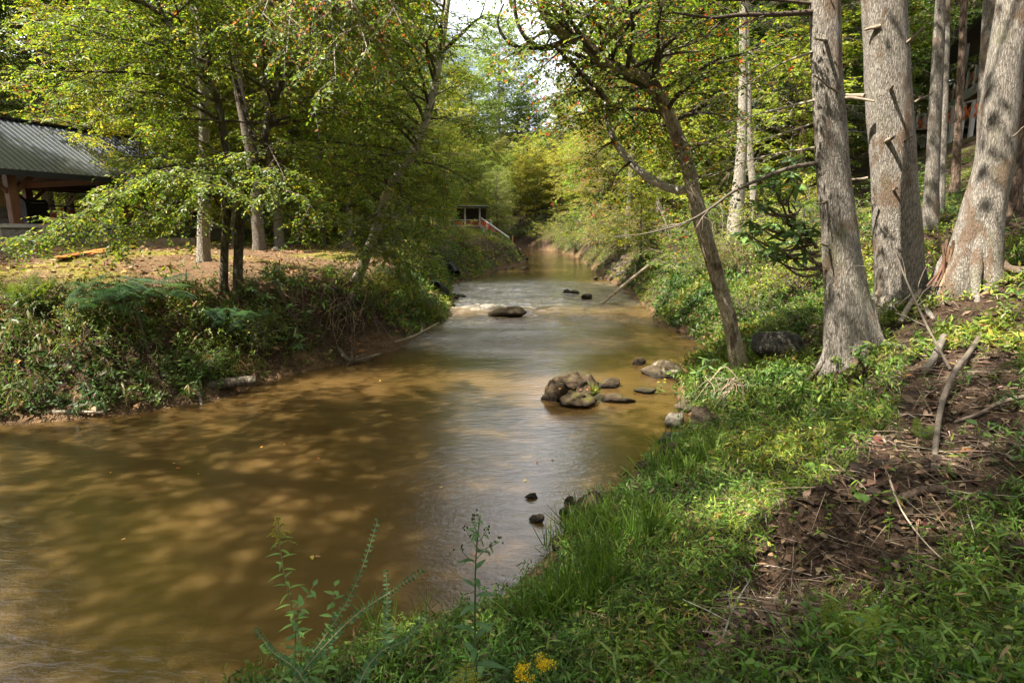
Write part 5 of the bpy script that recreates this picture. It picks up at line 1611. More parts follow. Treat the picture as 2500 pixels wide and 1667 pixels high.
for k in range(nb + 1):
    p = L0 + dirn * LEN * k / nb
    cpart('rail_post', p, p + A(0, 0, 1.2), .2, .16, M_GREYWOOD)
    if k < nb:
        q = L0 + dirn * LEN * (k + 1) / nb
        cpart('cross_brace', p + A(0, 0, .36), q + A(0, 0, 1.16), .05, .12, M_REDPAINT)
        cpart('cross_brace', p + back * .07 + A(0, 0, 1.16), q + back * .07 + A(0, 0, .36), .05, .12, M_REDPAINT)
for k in (0, 3, 6, 9):
    p = L0 + dirn * LEN * k / nb
    cpart('support_post', (p[0], p[1], h1(p[0], p[1]) - .5), p + A(0, 0, .0), .2, .2, M_FASCIA)
    cpart('roof_post', p, p + A(0, 0, 3.0), .16, .16, M_GREYWOOD)
w0, w1 = L0 + back * 2.6, L1 + back * 2.6
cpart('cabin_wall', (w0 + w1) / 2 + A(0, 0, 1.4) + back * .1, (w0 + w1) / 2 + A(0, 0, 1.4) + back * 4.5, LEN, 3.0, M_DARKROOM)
cpart('roof', (w0 + w1) / 2 + A(0, 0, 2.75) - back * 3.4, (w0 + w1) / 2 + A(0, 0, 4.6) + back * 2.5, LEN + 1.6, .18, M_FASCIA)
# lower landing and stair rails below the deck
M0, M1 = pix(2236, 330, 34), pix(2400, 292, 29)
nb = 7
for k in range(nb + 1):
    p = M0 + (M1 - M0) * k / nb
    cpart('landing_post', (p[0], p[1], h1(p[0], p[1]) - .3), p + A(0, 0, 1.0), .16, .16, M_GREYWOOD)
    if k < nb:
        q = M0 + (M1 - M0) * (k + 1) / nb
        cpart('cross_brace', p + A(0, 0, .15), q + A(0, 0, .95), .05, .1, M_REDPAINT)
        cpart('cross_brace', p + A(0, .07, .95), q + A(0, .07, .15), .05, .1, M_REDPAINT)
cpart('landing_rail', M0 + A(0, 0, 1.0), M1 + A(0, 0, 1.0), .12, .07, M_GREYWOOD)
cpart('landing_floor', (M0 + M1) / 2, (M0 + M1) / 2 + A(.4, 1.6, 0), np.linalg.norm(M1 - M0), .08, M_OLDWOOD)
print('pavilion corner', project(pw(-.7, -.38, EZ - .2)), 'post', project(pw(.05, .15, FZ)), 'far eave', project(pw(8, -.38, EZ - .2)), 'ridge', project(pw(0, HW, RZ)), project(pw(12, HW, RZ)), 'fp', project(pw(-.9, 3, FZ)), project(pw(1.2, 3, FZ)))

# ------------------------------------------------------------------ rocks, logs and other single things
def rock_mesh(seed, nu=34, nv=22, rough=.32, flat=.0):
    """a boulder: noisy, cut by a few planes, about one metre across"""
    r = np.random.default_rng(seed)
    th = np.arange(nu) / nu * 2 * math.pi
    ph = np.linspace(0, math.pi, nv)
    T, Pp = np.meshgrid(th, ph)
    D = np.stack([np.cos(T) * np.sin(Pp), np.sin(T) * np.sin(Pp), np.cos(Pp)], -1)
    R = .5 * (1 + rough * fbm(D[..., 0] * 1.6 + seed, D[..., 1] * 1.6, D[..., 2] * 1.6, 4, seed) * 1.6)
    for k in range(12):
        nn = nrm(r.normal(size=3) * A(1, 1, .9))
        lim = .30 + .18 * r.random()
        c = D @ nn
        R = np.where(c > .05, np.minimum(R, lim / np.maximum(c, .05)), R)
    V = D * R[..., None] + D * (fbm(D[..., 0] * 7, D[..., 1] * 7, D[..., 2] * 7, 3, seed + 5) * .06)[..., None]
    i, j = np.meshgrid(np.arange(nv - 1), np.arange(nu), indexing='ij')
    j2 = (j + 1) % nu
    g = Geo()
    g.add(V.reshape(-1, 3), np.stack([i * nu + j, (i + 1) * nu + j, (i + 1) * nu + j2, i * nu + j2], -1).reshape(-1, 4))
    return g.mesh('rock')

def rock(label, u, v, wpx, hpx, seed, mat, group=None, depth=.8, sink=.25, name='rock', rz=None, root=False):
    """v is where the rock meets the water or ground"""
    p = ground(u, v)
    k = np.linalg.norm(p - A(0, 0, CAMZ)) / F
    w, h = wpx * k, hpx * k / .85
    me = rock_mesh(seed)
    me.materials.append(mat)
    loc = (p[0], p[1] + w * depth * .3, p[2] + h * (.5 - sink))
    o = obj(name, me, None, None, loc, (0, 0, rng.random() * .6 - .3 if rz is None else rz), (w * 1.1, w * depth, h / (1 - sink)))
    o['label'], o['category'] = label, 'rock'
    if group:
        o['group'] = group
    return o

# the mossy boulder in the creek: three lobes and a grass tuft, one thing
p = ground(1400, 990)
br = thing('creek_boulder', 'knobbly brown boulder standing in the creek with a grass tuft on its side', 'boulder', (p[0], p[1] + .3, .02))
br.scale = (.82, .82, .9)
for (nm, x, y, zz, sx, sy, sz, sd) in [('upper_lobe', -.02, .16, .26, .72, .62, .40, 3), ('left_lobe', -.30, .02, .10, .48, .60, .46, 9), ('front_lobe', .06, -.14, .04, 1.02, .70, .34, 14), ('right_lobe', .26, .12, .14, .60, .66, .52, 21)]:
    me = rock_mesh(sd, 34, 22, .4)
    me.materials.append(M_ROCK)
    obj(nm, me, None, br, (x, y, zz), (0, 0, sd), (sx, sy, sz))
g = Geo()
n = 70
P = np.tile(A(.40, -.12, .14), (n, 1)) + rng.normal(size=(n, 3)) * A(.04, .05, .02)
leafgeo(g, P, nrm(rng.normal(size=(n, 3)) * A(.6, .6, .1) + A(.1, -.2, 1)), rng.normal(size=(n, 3)), .12 + .08 * rng.random(n), .010, palette(n, GR_SUN, .2), 6)
obj('grass_tuft', g.mesh('grass_tuft', False), M_GRASS, br, kind='stuff')
for k in range(9):
    g = Geo()
    a = A(-.3 + .7 * rng.random(), -.32 + .25 * rng.random(), .22 + .03 * rng.random())
    leafgeo(g, a[None], nrm(rng.normal(size=(1, 3)) * A(1, 1, .1)), UP[None] + rng.normal(size=(1, 3)) * .2, .05, .032, palette(1, [((.5, .2, .04), 2), ((.5, .06, .03), 1)], .2), 4)
    obj('fallen_leaf', g.mesh('fallen_leaf', False), M_DEADLEAF, br)
rock('low wet rock trailing off the boulder with the grass tuft', 1505, 985, 85, 20, 31, M_ROCK, depth=.5)
rock('low rounded wet rock just upstream of the grassy boulder', 1490, 948, 58, 20, 33, M_ROCK, depth=.6)
rock('broad lichen topped boulder at the waterline beside the leaning tan tree', 1622, 922, 98, 36, 35, M_ROCK_LICHEN, depth=.9, sink=.35)
rock('small dark rock in the water beyond the lichen topped boulder', 1562, 890, 30, 14, 37, M_ROCK, depth=.8)
rock('flat drowned slab between the grassy boulder and the gravel', 1575, 962, 60, 12, 39, M_ROCK, depth=.7)
rock('pale buff stone lying in the shallows', 1652, 1046, 56, 30, 41, M_ROCK_PALE, depth=.7, rz=.3)
rock('rounded grey brown block bedded in the bank behind the pale stone', 1720, 1050, 70, 44, 43, M_ROCK_GREY, depth=.9, sink=.35)
rock('low speckled slab at the waterline above the pale stone', 1690, 1000, 74, 18, 44, M_ROCK_GREY, depth=.9)
rock('dark slab leaning over the shallows, upper of two', 1640, 1088, 68, 26, 45, M_ROCK_DARK, depth=.7)
rock('dark wet block under the leaning slab', 1648, 1124, 62, 34, 46, M_ROCK, depth=.7)
rock('smooth dark rock at the grass edge below the shallows', 1582, 1152, 54, 24, 47, M_ROCK, depth=.8)
rock('dark rock buried in grass at the bend of the near bank', 1555, 1205, 50, 20, 48, M_ROCK, depth=.8)
rock('largest dark angular rock at the foot of the grassy bank', 1445, 1268, 74, 58, 49, M_ROCK, depth=.8)
rock('small dark rock left of the largest angular one', 1385, 1262, 32, 16, 50, M_ROCK)
rock('dark pebble with an orange leaf near the angular rock', 1390, 1234, 24, 16, 51, M_ROCK)
rock('dark rock right of the largest angular one', 1508, 1266, 34, 32, 52, M_ROCK)
rock('tan rounded stone just awash off the grassy bank', 1310, 1278, 34, 16, 53, M_ROCK_GREY)
rock('small black rock awash in the middle of the shallows', 1300, 1222, 30, 10, 54, M_ROCK)
rock('brown stone half hidden in the grass by the water', 1372, 1340, 48, 26, 55, M_ROCK)
rock('shadowed big boulder under the bank between the leaning tan tree and the big trunk', 1905, 880, 105, 62, 57, M_ROCK_DARK, depth=1.0, sink=.3)
rock('flat dark rock breaking the rapids with fallen leaves on it', 1240, 776, 96, 24, 59, M_ROCK, depth=.45)
rock('square black rock at the head of the rapids', 1384, 718, 18, 10, 61, M_ROCK)
rock('brown rock at the head of the rapids', 1402, 718, 24, 9, 62, M_ROCK)
rock('wedge shaped black rock near the end of the fallen pole', 1434, 730, 30, 11, 63, M_ROCK)
rock('low brown rock at the left edge of the rapids', 1122, 727, 36, 9, 64, M_ROCK)
rock('dark rock standing off the mown bank', 1280, 660, 22, 8, 65, M_ROCK)
0 and rock('dark overhanging ledge rock on the near bank', 1665, 795, 80, 26, 66, M_ROCK_DARK, depth=.8, sink=.35)
0 and rock('brown slab at the foot of the near bank', 1700, 838, 60, 22, 67, M_ROCK_GREY, depth=.8)
rock('small rust brown stone on the flat ground under the left trees', 672, 614, 18, 9, 68, M_ROCK_DARK)
rock('tan block of stone beside the foot of the deck', 1182, 570, 10, 6, 69, M_ROCK_PALE)
sm = [rock_mesh(s, 12, 8) for s in range(80, 88)]
for k, m in enumerate(sm):
    m.materials.append([M_ROCK_GREY, M_ROCK_LICHEN, M_ROCK_GREY, M_ROCK_DARK][k % 4])
def cobble(x, y, s, k, label, group):
    o = obj('cobble', sm[k % 8], None, None, (x, y, max(h1(x, y), -.03) + s * .1), (rng.random(), rng.random(), rng.random() * 6), (s, s * (.7 + .3 * rng.random()), s * .6))
    o['label'], o['category'], o['group'] = label, 'stone', group
for k in range(46):                                           # stone pile under the shrubs
    p = ground(1500 + rng.normal() * 24, 684 - abs(rng.normal()) * 14)
    cobble(p[0] + abs(rng.normal()) * .4, p[1], .22 + .25 * rng.random(), k, 'buff cobble in the tumbled stone pile under the reddening shrubs', 'cobbles of the stone pile')
for k in range(34):                                           # gravel spit by the leaning tree
    p = ground(1700 + rng.normal() * 40, 845 + rng.normal() * 26)
    cobble(p[0], p[1], .07 + .12 * rng.random() ** 2, k, 'small stone on the gravel edge beside the leaning tan tree', 'stones of the gravel edge')
for k in range(26):                                           # pale riprap below the deck stairs
    t = rng.random()
    p = ground(1256 + 32 * t + rng.normal() * 2, 606 + 30 * t)
    cobble(p[0], p[1], .3 + .3 * rng.random(), k, 'pale rubble stone tipped down the bank below the deck stairs', 'rubble below the stairs')
for k in range(22):                                           # stones along the far bank foot
    p = ground(1110 + 170 * rng.random(), 0) if False else None
    t = rng.random()
    i0 = 14
    q = LWs[int((i0 + t * 5) * 3)]
    cobble(q[0] + rng.normal() * .2, q[1] + rng.normal() * .5, .15 + .2 * rng.random(), k + 3, 'dark stone along the foot of the mown bank', 'stones at the mown bank')

def log(label, pts, r0, r1, mat, name='log', sides=12, lump=.12, seed=1, nsub=0, cat='log', abs_pts=False, col=(.2, .155, .11)):
    P = np.array(pts if abs_pts else [pix(*q) for q in pts])
    root = thing(name, label, cat, P[0])
    g, PP, RR = trunk_geo(P, np.linspace(r0, r1, len(P)), sides, 0, lump, seed, 4)
    if mat is M_STICK:
        g.c = [np.broadcast_to(np.asarray(col), c.shape) for c in g.c]
    wpart('stem', g.mesh('stem'), mat, root)
    for k in range(nsub):
        gg = Geo()
        q, T, L = curve_at(PP, np.array([.15 + .8 * rng.random()]))
        d = nrm(T[0] * .6 + rng.normal(size=3) * .7)
        tube(gg, wobble(q[0], q[0] + d * (.2 + .4 * rng.random()), 4, .06), np.linspace(r0 * .3, r0 * .1, 4), 6, col)
        wpart('side_twig', gg.mesh('side_twig'), M_STICK, root)
    return root
fp0, fp1 = ground(1462, 744), ground(1690, 600)
log('long fallen pole slanting from the near bank down into the rapids', [fp0 + A(0, 0, -.05), fp0 * .6 + fp1 * .4 + A(0, 0, .25), fp0 * .3 + fp1 * .7 + A(0, 0, .3), fp1 + A(0, 0, .45)], .06, .085, M_BARK_TAN, nsub=9, seed=4, abs_pts=True)
q0 = ground(535, 968)
log('short mossy log lying at the waterline of the far bank', [q0 + A(-.5, .1, .10), q0 + A(-.1, .15, .13), q0 + A(.45, .35, .15)], .085, .075, M_BARK_DARK, seed=6, abs_pts=True)
q0 = ground(478, 985)
log('grey driftwood slab slanting into the water among the canes', [q0 + A(-.35, .35, .32), q0 + A(-.05, .15, .14), q0 + A(.15, -.1, -.05)], .035, .02, M_STICK, name='driftwood', seed=7, abs_pts=True, col=(.12, .105, .085))
q0 = ground(90, 1030)
log('thin driftwood stick along the waterline under the canes', [q0 + A(-.9, .1, .02), q0 + A(0, .15, .08), q0 + A(.8, .2, .06)], .03, .02, M_STICK, name='driftwood', seed=8, abs_pts=True, nsub=3, col=(.28, .23, .17))
q0 = ground(860, 892)
log('snagged roots and sticks at the waterline below the dark undercut bank', [q0 + A(-.3, .2, .25), q0 + A(0, 0, .08), q0 + A(.5, .3, .15)], .05, .03, M_STICK, name='driftwood', seed=9, abs_pts=True, nsub=9, col=(.10, .075, .05))
q0 = ground(1010, 850)
log('pale stick poking out of the far bank into the riffle', [q0 + A(-.5, .1, .1), q0 + A(0, .2, .25), q0 + A(.5, .5, .5)], .03, .015, M_STICK, name='driftwood', seed=10, abs_pts=True, nsub=2, col=(.3, .24, .17))
# roots and vines on the near slope
def groundline(px, lift):
    return [ground(u, v) + A(0, 0, l) for (u, v), l in zip(px, lift)]
log('thick bent grey root arching down the eroded near slope', groundline([(2395, 820), (2365, 880), (2330, 940), (2300, 1000), (2285, 1070), (2280, 1140)], [.03, .08, .13, .10, .07, 0]), .026, .015, M_STICK, name='root', seed=12, abs_pts=True, cat='root', col=(.11, .085, .062))
log('long root lying across the upper litter of the near slope', groundline([(2500, 985), (2440, 1005), (2390, 1020), (2330, 1040)], [.04, .05, .03, .02]), .016, .012, M_STICK, name='root', seed=13, abs_pts=True, cat='root', col=(.13, .10, .075))
log('sawn dark root end poking from the undercut bank below the thick trunk', groundline([(2300, 860), (2275, 905), (2255, 930)], [.15, .12, .10]), .035, .03, M_STICK, name='root', seed=14, abs_pts=True, cat='root', col=(.12, .10, .08))
log('pale broken branch propped on the bank below the thickest trunk', groundline([(2195, 800), (2215, 780), (2240, 755)], [.06, .16, .26]), .035, .03, M_STICK, name='broken_branch', seed=15, abs_pts=True, cat='branch', col=(.26, .21, .16), nsub=2)
log('half buried dark log across the lower litter', groundline([(2175, 1235), (2240, 1215), (2310, 1200)], [.01, .03, .02]), .024, .02, M_BARK_PINE, seed=16, abs_pts=True)
log('thin stick curving over the dark litter', groundline([(2170, 1190), (2195, 1290), (2260, 1370), (2360, 1430)], [.03, .09, .08, .02]), .005, .003, M_STICK, name='stick', seed=18, abs_pts=True, cat='stick', col=(.36, .29, .21))
log('lichened stick standing at the grass edge of the litter', groundline([(1755, 1590), (1790, 1500), (1830, 1440)], [.01, .04, .07]), .006, .004, M_STICK, name='stick', seed=19, abs_pts=True, cat='stick', col=(.22, .21, .16), nsub=3)
log('splintered brown chunk of wood in the dark litter', groundline([(2150, 1440), (2125, 1420), (2090, 1410)], [.01, .02, .02]), .014, .006, M_STICK, name='wood_chunk', seed=20, abs_pts=True, cat='wood', col=(.22, .13, .07))
log('short pale forked stick beside the splintered chunk', groundline([(2130, 1500), (2150, 1475), (2165, 1450)], [.03, .05, .04]), .006, .004, M_STICK, name='stick', seed=21, abs_pts=True, cat='stick', col=(.36, .29, .21), nsub=2)
log('dead grey sapling leaning across the slope before the thick trunk', [ground(2320, 905) + A(0, 0, 0), pix(2265, 800, 5.6), pix(2215, 690, 5.6), pix(2180, 600, 5.7)], .014, .006, M_STICK, name='dead_sapling', seed=22, abs_pts=True, cat='sapling', col=(.16, .13, .10), nsub=7)
for k in range(38):
    u, v = 1820 + 680 * rng.random(), 800 + 760 * rng.random()
    p = ground(u, v)
    if not inside(np.array([p[0]]), np.array([p[1]]), LITTER_R)[0]:
        continue
    a = rng.random() * 6.28
    l = (.12 + .3 * rng.random()) * max(.6, np.hypot(p[0], p[1]) / 3.5)
    d = A(math.cos(a), math.sin(a), 0) * l
    e = p + d
    e[2] = h1(e[0], e[1])
    log('bare stick fallen on the dark litter of the near slope', [p + A(0, 0, .02), (p + e) / 2 + A(0, 0, .05), e + A(0, 0, .03)], .003 + .004 * rng.random() ** 2, .002, M_STICK, name='stick', seed=30 + k, abs_pts=True, cat='stick', col=tuple(palette(1, [((.22, .17, .12), 2), ((.12, .08, .05), 3)], .3)[0]), sides=6)['group'] = 'sticks on the near slope'
rt = thing('exposed_rootball', 'washed out pale roots at the foot of the leaning tan tree', 'roots', ground(1775, 985))
for k in range(26):
    g = Geo()
    s0 = ground(1790 + rng.normal() * 22, 950 + rng.normal() * 14) + A(0, 0, .12)
    e = ground(1745 + rng.normal() * 32, 1000 + rng.normal() * 16) + A(0, 0, .02)
    tube(g, refine(wobble(s0, e, 5, .12, .15), 3), np.linspace(.009, .003, 13), 5, palette(1, [((.26, .20, .14), 1), ((.13, .095, .065), 2)], .2)[0])
    wpart('root_strand', g.mesh('root_strand'), M_STICK, rt)
# roots under the dark undercut of the leaning mottled tree
rt = thing('hanging_roots', 'tangle of dark roots hanging in the undercut below the mottled leaning tree', 'roots', ground(845, 780))
for k in range(40):
    g = Geo()
    s0 = ground(850 + rng.normal() * 40, 730 + rng.normal() * 10) + A(0, -.05, .05)
    e = ground(840 + rng.normal() * 55, 830 + rng.normal() * 20) + A(0, -.05, .05)
    tube(g, refine(wobble(s0, e, 5, .1, .05), 2), np.linspace(.016, .004, 9), 5, palette(1, [((.16, .11, .07), 1), ((.07, .05, .035), 1)], .3)[0])
    wpart('root_strand', g.mesh('root_strand'), M_STICK, rt)
# mossy stump and two black drain pipes
p = ground(845, 606)
st = thing('mossy_stump', 'mossy stump on the flat ground under the left trees', 'stump', p)
g, _, _ = trunk_geo(np.array([p - A(0, 0, .2), p + A(0, 0, .2), p + A(.05, 0, .55)]), [.34, .24, .20], 14, .5, .2, 3, 4)
M_MOSSBARK = bark_mat('mossy_bark', (.06, .05, .03), (.16, .13, .08), 10, 3, None, .3, .7, (.16, .17, .03))
wpart('stem', g.mesh('stem'), M_MOSSBARK, st)
for k, (u0, v0, u1, v1) in enumerate(((1096, 655, 1114, 680), (1062, 722, 1082, 730))):
    a, b = ground(u0, v0) + A(0, 0, .25), ground(u1, v1) + A(0, 0, .22)
    d = thing('drain_pipe', ['black corrugated drain pipe sticking out of the mown bank', 'lower black drain pipe half hidden by leaves at the rapids'][k], 'pipe', a)
    g = Geo()
    n = 40
    tube(g, np.linspace(0, 1, n)[:, None] * (b - a) + a, .24 + .02 * np.sin(np.arange(n) * 1.9), 16, cap=False)
    tube(g, np.linspace(0, 1, n)[:, None] * (b - a) + a, .21, 16, cap=False)
    wpart('pipe_wall', g.mesh('pipe_wall'), M_BLACK, d)
# low stone steps by the left trees
p = ground(880, 590)
sst = thing('stone_steps', 'low worn stone steps in the slope behind the left trees', 'steps', p)
for k in range(4):
    for j in range(5):
        me = sm[(k * 5 + j) % 8]
        obj('step_stone', me, None, sst, (j * .62 - 1.2 + .2 * (k % 2), k * .5, k * .16 + .05), (0, 0, rng.random() * 6), (.75, .55, .22))
# a square flat stone in the foreground litter
rock('small squared tan stone on the dark litter', 1965, 1585, 38, 26, 91, M_ROCK_GREY, depth=.8)

# leaves afloat
FLOAT = []
for c in ((.50, .24, .05), (.40, .30, .06), (.30, .16, .07), (.45, .10, .04)):
    g = Geo()
    leafgeo(g, np.zeros((1, 3)), A(1, 0, .05)[None], UP[None], .075, .048, np.array([c]), 6)
    m = g.mesh('floating_leaf', False); m.materials.append(M_DEADLEAF); FLOAT.append(m)
for k in range(30):
    u, v = 250 + 1350 * rng.random(), 860 + 620 * rng.random() ** 1.5
    p = onz(u, v)
    if inside(np.array([p[0]]), np.array([p[1]]), POLY)[0]:
        obj('floating_leaf', FLOAT[k % 4], None, None, (p[0], p[1], .012), (0, 0, rng.random() * 6.28), .35 + .35 * rng.random(), label='fallen autumn leaf floating on the brown water', category='leaf', group='floating leaves')
# ------------------------------------------------------------------ plants whose leaves can be told apart
def big_leaf_mesh(L, W, fold, curve, col, n=6, wshape=None, name='leaf', tip=.03):
    t = np.linspace(0, 1, n)
    w = (np.sin(math.pi * np.clip(t, .02, 1 - tip) ** .8) if wshape is None else wshape(t)) * W / 2
    c = np.stack([t * L, np.zeros(n), -curve * L * t ** 2], -1)
    V = np.concatenate([c, c + np.stack([np.zeros(n), w, fold * w], -1), c - np.stack([np.zeros(n), w, -fold * w], -1)])
    i = np.arange(n - 1)
    f = np.concatenate([np.stack([i, i + 1, n + i + 1, n + i], -1), np.stack([i, 2 * n + i, 2 * n + i + 1, i + 1], -1)])
    g = Geo()
    cc2 = np.concatenate([np.tile(np.asarray(col) * 1.25, (n, 1)), np.tile(col, (2 * n, 1))])
    g.add(V, f, cc2)
    return g.mesh(name, True)

def orient(d, up):
    d = Vector(d).normalized()
    up = Vector(up)
    y = up.cross(d)
    if y.length < 1e-3:
        y = Vector((0, 1, 0))
    y.normalize()
    z = d.cross(y)
    return Matrix((d, y, z)).transposed().to_euler()

def leaf_at(parent, me, p, d, up=(0, 0, 1), s=1.0, name='leaf', tint=None):
    o = obj(name, me, None, parent, tuple(p), orient(d, up), s)
    if tint is not None:
        o.color = (*tint, 1)
    return o

RH_LEAF = [big_leaf_mesh(.13, .040, .25, .10, c, name='leaf') for c in ((.11, .18, .05), (.15, .24, .07), (.08, .14, .045))]
for m in RH_LEAF:
    m.materials.append(M_GLOSS)
RH_YEL = big_leaf_mesh(.12, .036, .25, .3, (.42, .26, .03)); RH_YEL.materials.append(M_LEAF)

def rhodo(label, base, tips, scale=1.0, per=8, seed=0, top=None):
    """whorls of long leaves at the ends of bare crooked stems"""
    root = thing('rhododendron', label, 'shrub', base)
    b = np.asarray(base, float)
    if top is not None:
        g = Geo()
        tube(g, refine(wobble(A(0, 0, -.2), np.asarray(top) - b, 6, .05), 3), np.linspace(.028, .012, 16), 8, (.14, .10, .07))
        obj('main_stem', g.mesh('main_stem'), M_STICK, root)
    for t in tips:
        t = np.asarray(t, float) - b
        g = Geo()
        s_ = rng.normal(size=3) * A(.08, .08, 0)
        if top is not None:
            tb = np.asarray(top) - b
            s_ = tb * np.clip((t[2] - .15) / tb[2], .25, 1)
        mid = (s_ + t) * .5 + A(0, 0, -.12 * np.linalg.norm(t - s_)) + rng.normal(size=3) * .03
        tube(g, refine(np.array([s_, mid, t]), 4), np.linspace(.014, .006, 9) * scale, 6, (.14, .10, .07))
        obj('stem', g.mesh('stem'), M_STICK, root)
        a0 = rng.random() * 6
        out = nrm(t + A(0, 0, .4))
        for k in range(per):
            a = a0 + k * 2 * math.pi / per + rng.normal() * .15
            d = A(math.cos(a), math.sin(a), -.42 + rng.normal() * .45) + out * .3
            leaf_at(root, RH_YEL if rng.random() < .02 else RH_LEAF[int(rng.random() * 3)], t, nrm(d), tuple(UP + rng.normal(size=3) * .35), scale * (.75 + .45 * rng.random()))
    return root
Yb = ground(745, 830)[1]
tips = []
for k in range(34):
    u, v = 610 + 210 * rng.random(), 655 + 190 * rng.random()
    if v < 700 and u > 760:
        u -= 60
    tips.append(pix(u, v, Yb - .35 + .5 * (840 - v) / 190 + rng.normal() * .12))
rhodo('dark glossy rhododendron overhanging the shaded far bank between the twin tree and the mottled tree', ground(725, 790), tips, 1.4)
tips = [pix(u, v, Y6 + .8 + rng.normal() * .2) for u, v in [(1700, 612), (690 + 1000, 640)]]
tips = [pix(u, v, 8.2 + rng.normal() * .25) for u, v in [(1870, 425), (1905, 440), (1930, 420), (1895, 470), (1860, 455), (1940, 455), (1905, 520), (1935, 535), (1885, 545), (1960, 545), (1915, 570), (1860, 560), (1840, 590), (1895, 600), (1945, 600), (1870, 620), (1975, 580), (1830, 540), (1960, 500), (1985, 560), (1885, 410), (1950, 390), (1850, 500), (1875, 505), (1925, 490), (1945, 570), (1900, 635), (1820, 570), (1935, 630), (1965, 620)]]
rhodo('rhododendron with sunlit drooping leaves hanging beside the big trunk at the bank edge', A(5.4, 8.7, h1(5.4, 8.7)), tips, 1.8, 9, top=pix(1900, 470, 8.2))
for (lab, u, v, hw, n) in [('low rhododendron sprout on the gravel before the leaning tan tree', 1735, 925, 34, 5), ('small rhododendron sprig below the leaning tan tree', 1700, 965, 24, 3), ('rhododendron sprout below the big trunk at the bank edge', 2115, 920, 60, 7), ('rhododendron seedling with broad leaves on the shaded near bank', 2070, 1030, 45, 5), ('rhododendron sprig against the foot of the big trunk', 2085, 745, 26, 4)]:
    b = ground(u, v)
    k_ = np.linalg.norm(b - A(0, 0, CAMZ)) / F
    rhodo(lab, b, [b + A((rng.random() * 2 - 1) * hw * k_, -.08 + rng.normal() * .1, (12 + 40 * rng.random()) * k_) for _ in range(n)], .95, 7)

# mimosa seedlings: feathery twice-divided fronds, each frond one part
def frond_mesh(L, npair, pl, col, nleaf=13, lf=.014):
    g = Geo()
    twigs(g, np.zeros((1, 3)), A(1, 0, 0)[None], np.array([L]), .004, .25, (.10, .12, .04), 5, 4)
    s = np.linspace(.18, 1, npair)
    for k in range(npair):
        for sg in (-1, 1):
            b = A(L * s[k], 0, -.25 * L * s[k] ** 2)
            d = nrm(A(.55, sg * .85, -.25 - .15 * s[k]))
            l = pl * (.55 + .45 * math.sin(math.pi * (.25 + .6 * s[k])))
            t = np.linspace(.05, 1, nleaf)
            P = b + d * (l * t)[:, None]
            P[:, 2] -= .25 * l * t ** 2
            sd = nrm(np.cross(d, UP))
            for q in (-1, 1):
                leafgeo(g, P, np.tile(nrm(sd * q + d * .35), (nleaf, 1)), np.tile(UP, (nleaf, 1)), lf * (1.1 - .4 * np.abs(t - .4)), lf * .42, palette(nleaf, [(col, 1)], .15), 4)
    return g.mesh('frond', False)
FR = [frond_mesh(.42, 9, .17, c, lf=.026) for c in ((.035, .08, .05), (.05, .105, .06), (.065, .13, .065))]
for m in FR:
    m.materials.append(M_LEAF)
def mimosa(label, base, top, spec, scale, stem_r=.02, dark=1.0):
    root = thing('mimosa_sapling', label, 'sapling', base)
    b, t = np.asarray(base, float), np.asarray(top, float)
    g = Geo()
    tube(g, refine(wobble(A(0, 0, -.1), t - b, 5, .06), 3), np.linspace(stem_r, stem_r * .4, 13), 7, (.10, .075, .05))
    obj('stem', g.mesh('stem'), M_STICK, root)
    for (st_, a, e, s) in spec:
        p = (t - b) * st_ + A(rng.normal() * .34, rng.normal() * .2, rng.normal() * .08 + .05)
        d = A(math.cos(a) * math.cos(e), math.sin(a) * math.cos(e), math.sin(e))
        leaf_at(root, FR[int(rng.random() * 3)], p, d, (0, 0, 1), scale * s, 'frond', (dark, dark, dark))
    return root
bm0 = ground(362, 862)
top = pix(320, 690, bm0[1] + .1)
mimosa('dark feathery mimosa sapling with flat spreading fronds above the canes', bm0, top, [(.72 + .32 * rng.random(), k * 2.4 + rng.normal() * .3, .05 + rng.normal() * .2, .8 + .5 * rng.random()) for k in range(34)], .95, dark=.9)
bm1 = ground(590, 800)
top = pix(520, 760, bm1[1] - .7)
mimosa('blue green feathery mimosa sapling leaning out below the twin stemmed tree', bm1 + A(0, -.0, 0), top, [(.55 + .5 * rng.random(), k * 2.4 + rng.normal() * .3, .0 + rng.normal() * .3, .7 + .5 * rng.random()) for k in range(26)], .85, dark=1.35)

# ferns
def fern_mesh(L, col, npin=16):
    g = Geo()
    s = np.linspace(.12, 1, npin)
    c = np.stack([L * s, 0 * s, -.22 * L * s ** 2], -1)
    twigs(g, np.zeros((1, 3)), A(1, 0, 0)[None], np.array([L]), .002, .22, (.16, .17, .04), 5, 3)
    for sg in (-1, 1):
        for k in range(npin):
            pl = L * .30 * math.sin(math.pi * (.12 + .86 * (1 - s[k]) ** .8) * .62) * 1.05 + .004
            t = np.linspace(.1, 1, 7)
            d = nrm(A(.35, sg, -.1))
            P = c[k] + d * (pl * t)[:, None]
            for q in (-1, 1):
                leafgeo(g, P, np.tile(nrm(A(q * .9 + .3, sg * .45, 0)), (7, 1)), np.tile(UP, (7, 1)), pl * .26 * (1.15 - t), pl * .13, palette(7, [(col, 1)], .12), 4)
    return g.mesh('frond', False)
FERN = [fern_mesh(.30, c) for c in ((.20, .26, .03), (.14, .20, .025))]
FERN.append(fern_mesh(.26, (.40, .36, .06)))
for m in FERN:
    m.materials.append(M_LEAF)
def fern(label, base, dirs, s, which=0, group=None):
    root = thing('fern', label, 'fern', base, group)
    for k, d in enumerate(dirs):
        leaf_at(root, FERN[which], (0, 0, 0), nrm(d), (0, 0, 1) if abs(nrm(d)[2]) < .95 else (0, -1, 0.2), s * (.8 + .4 * rng.random()), 'frond')
    return root
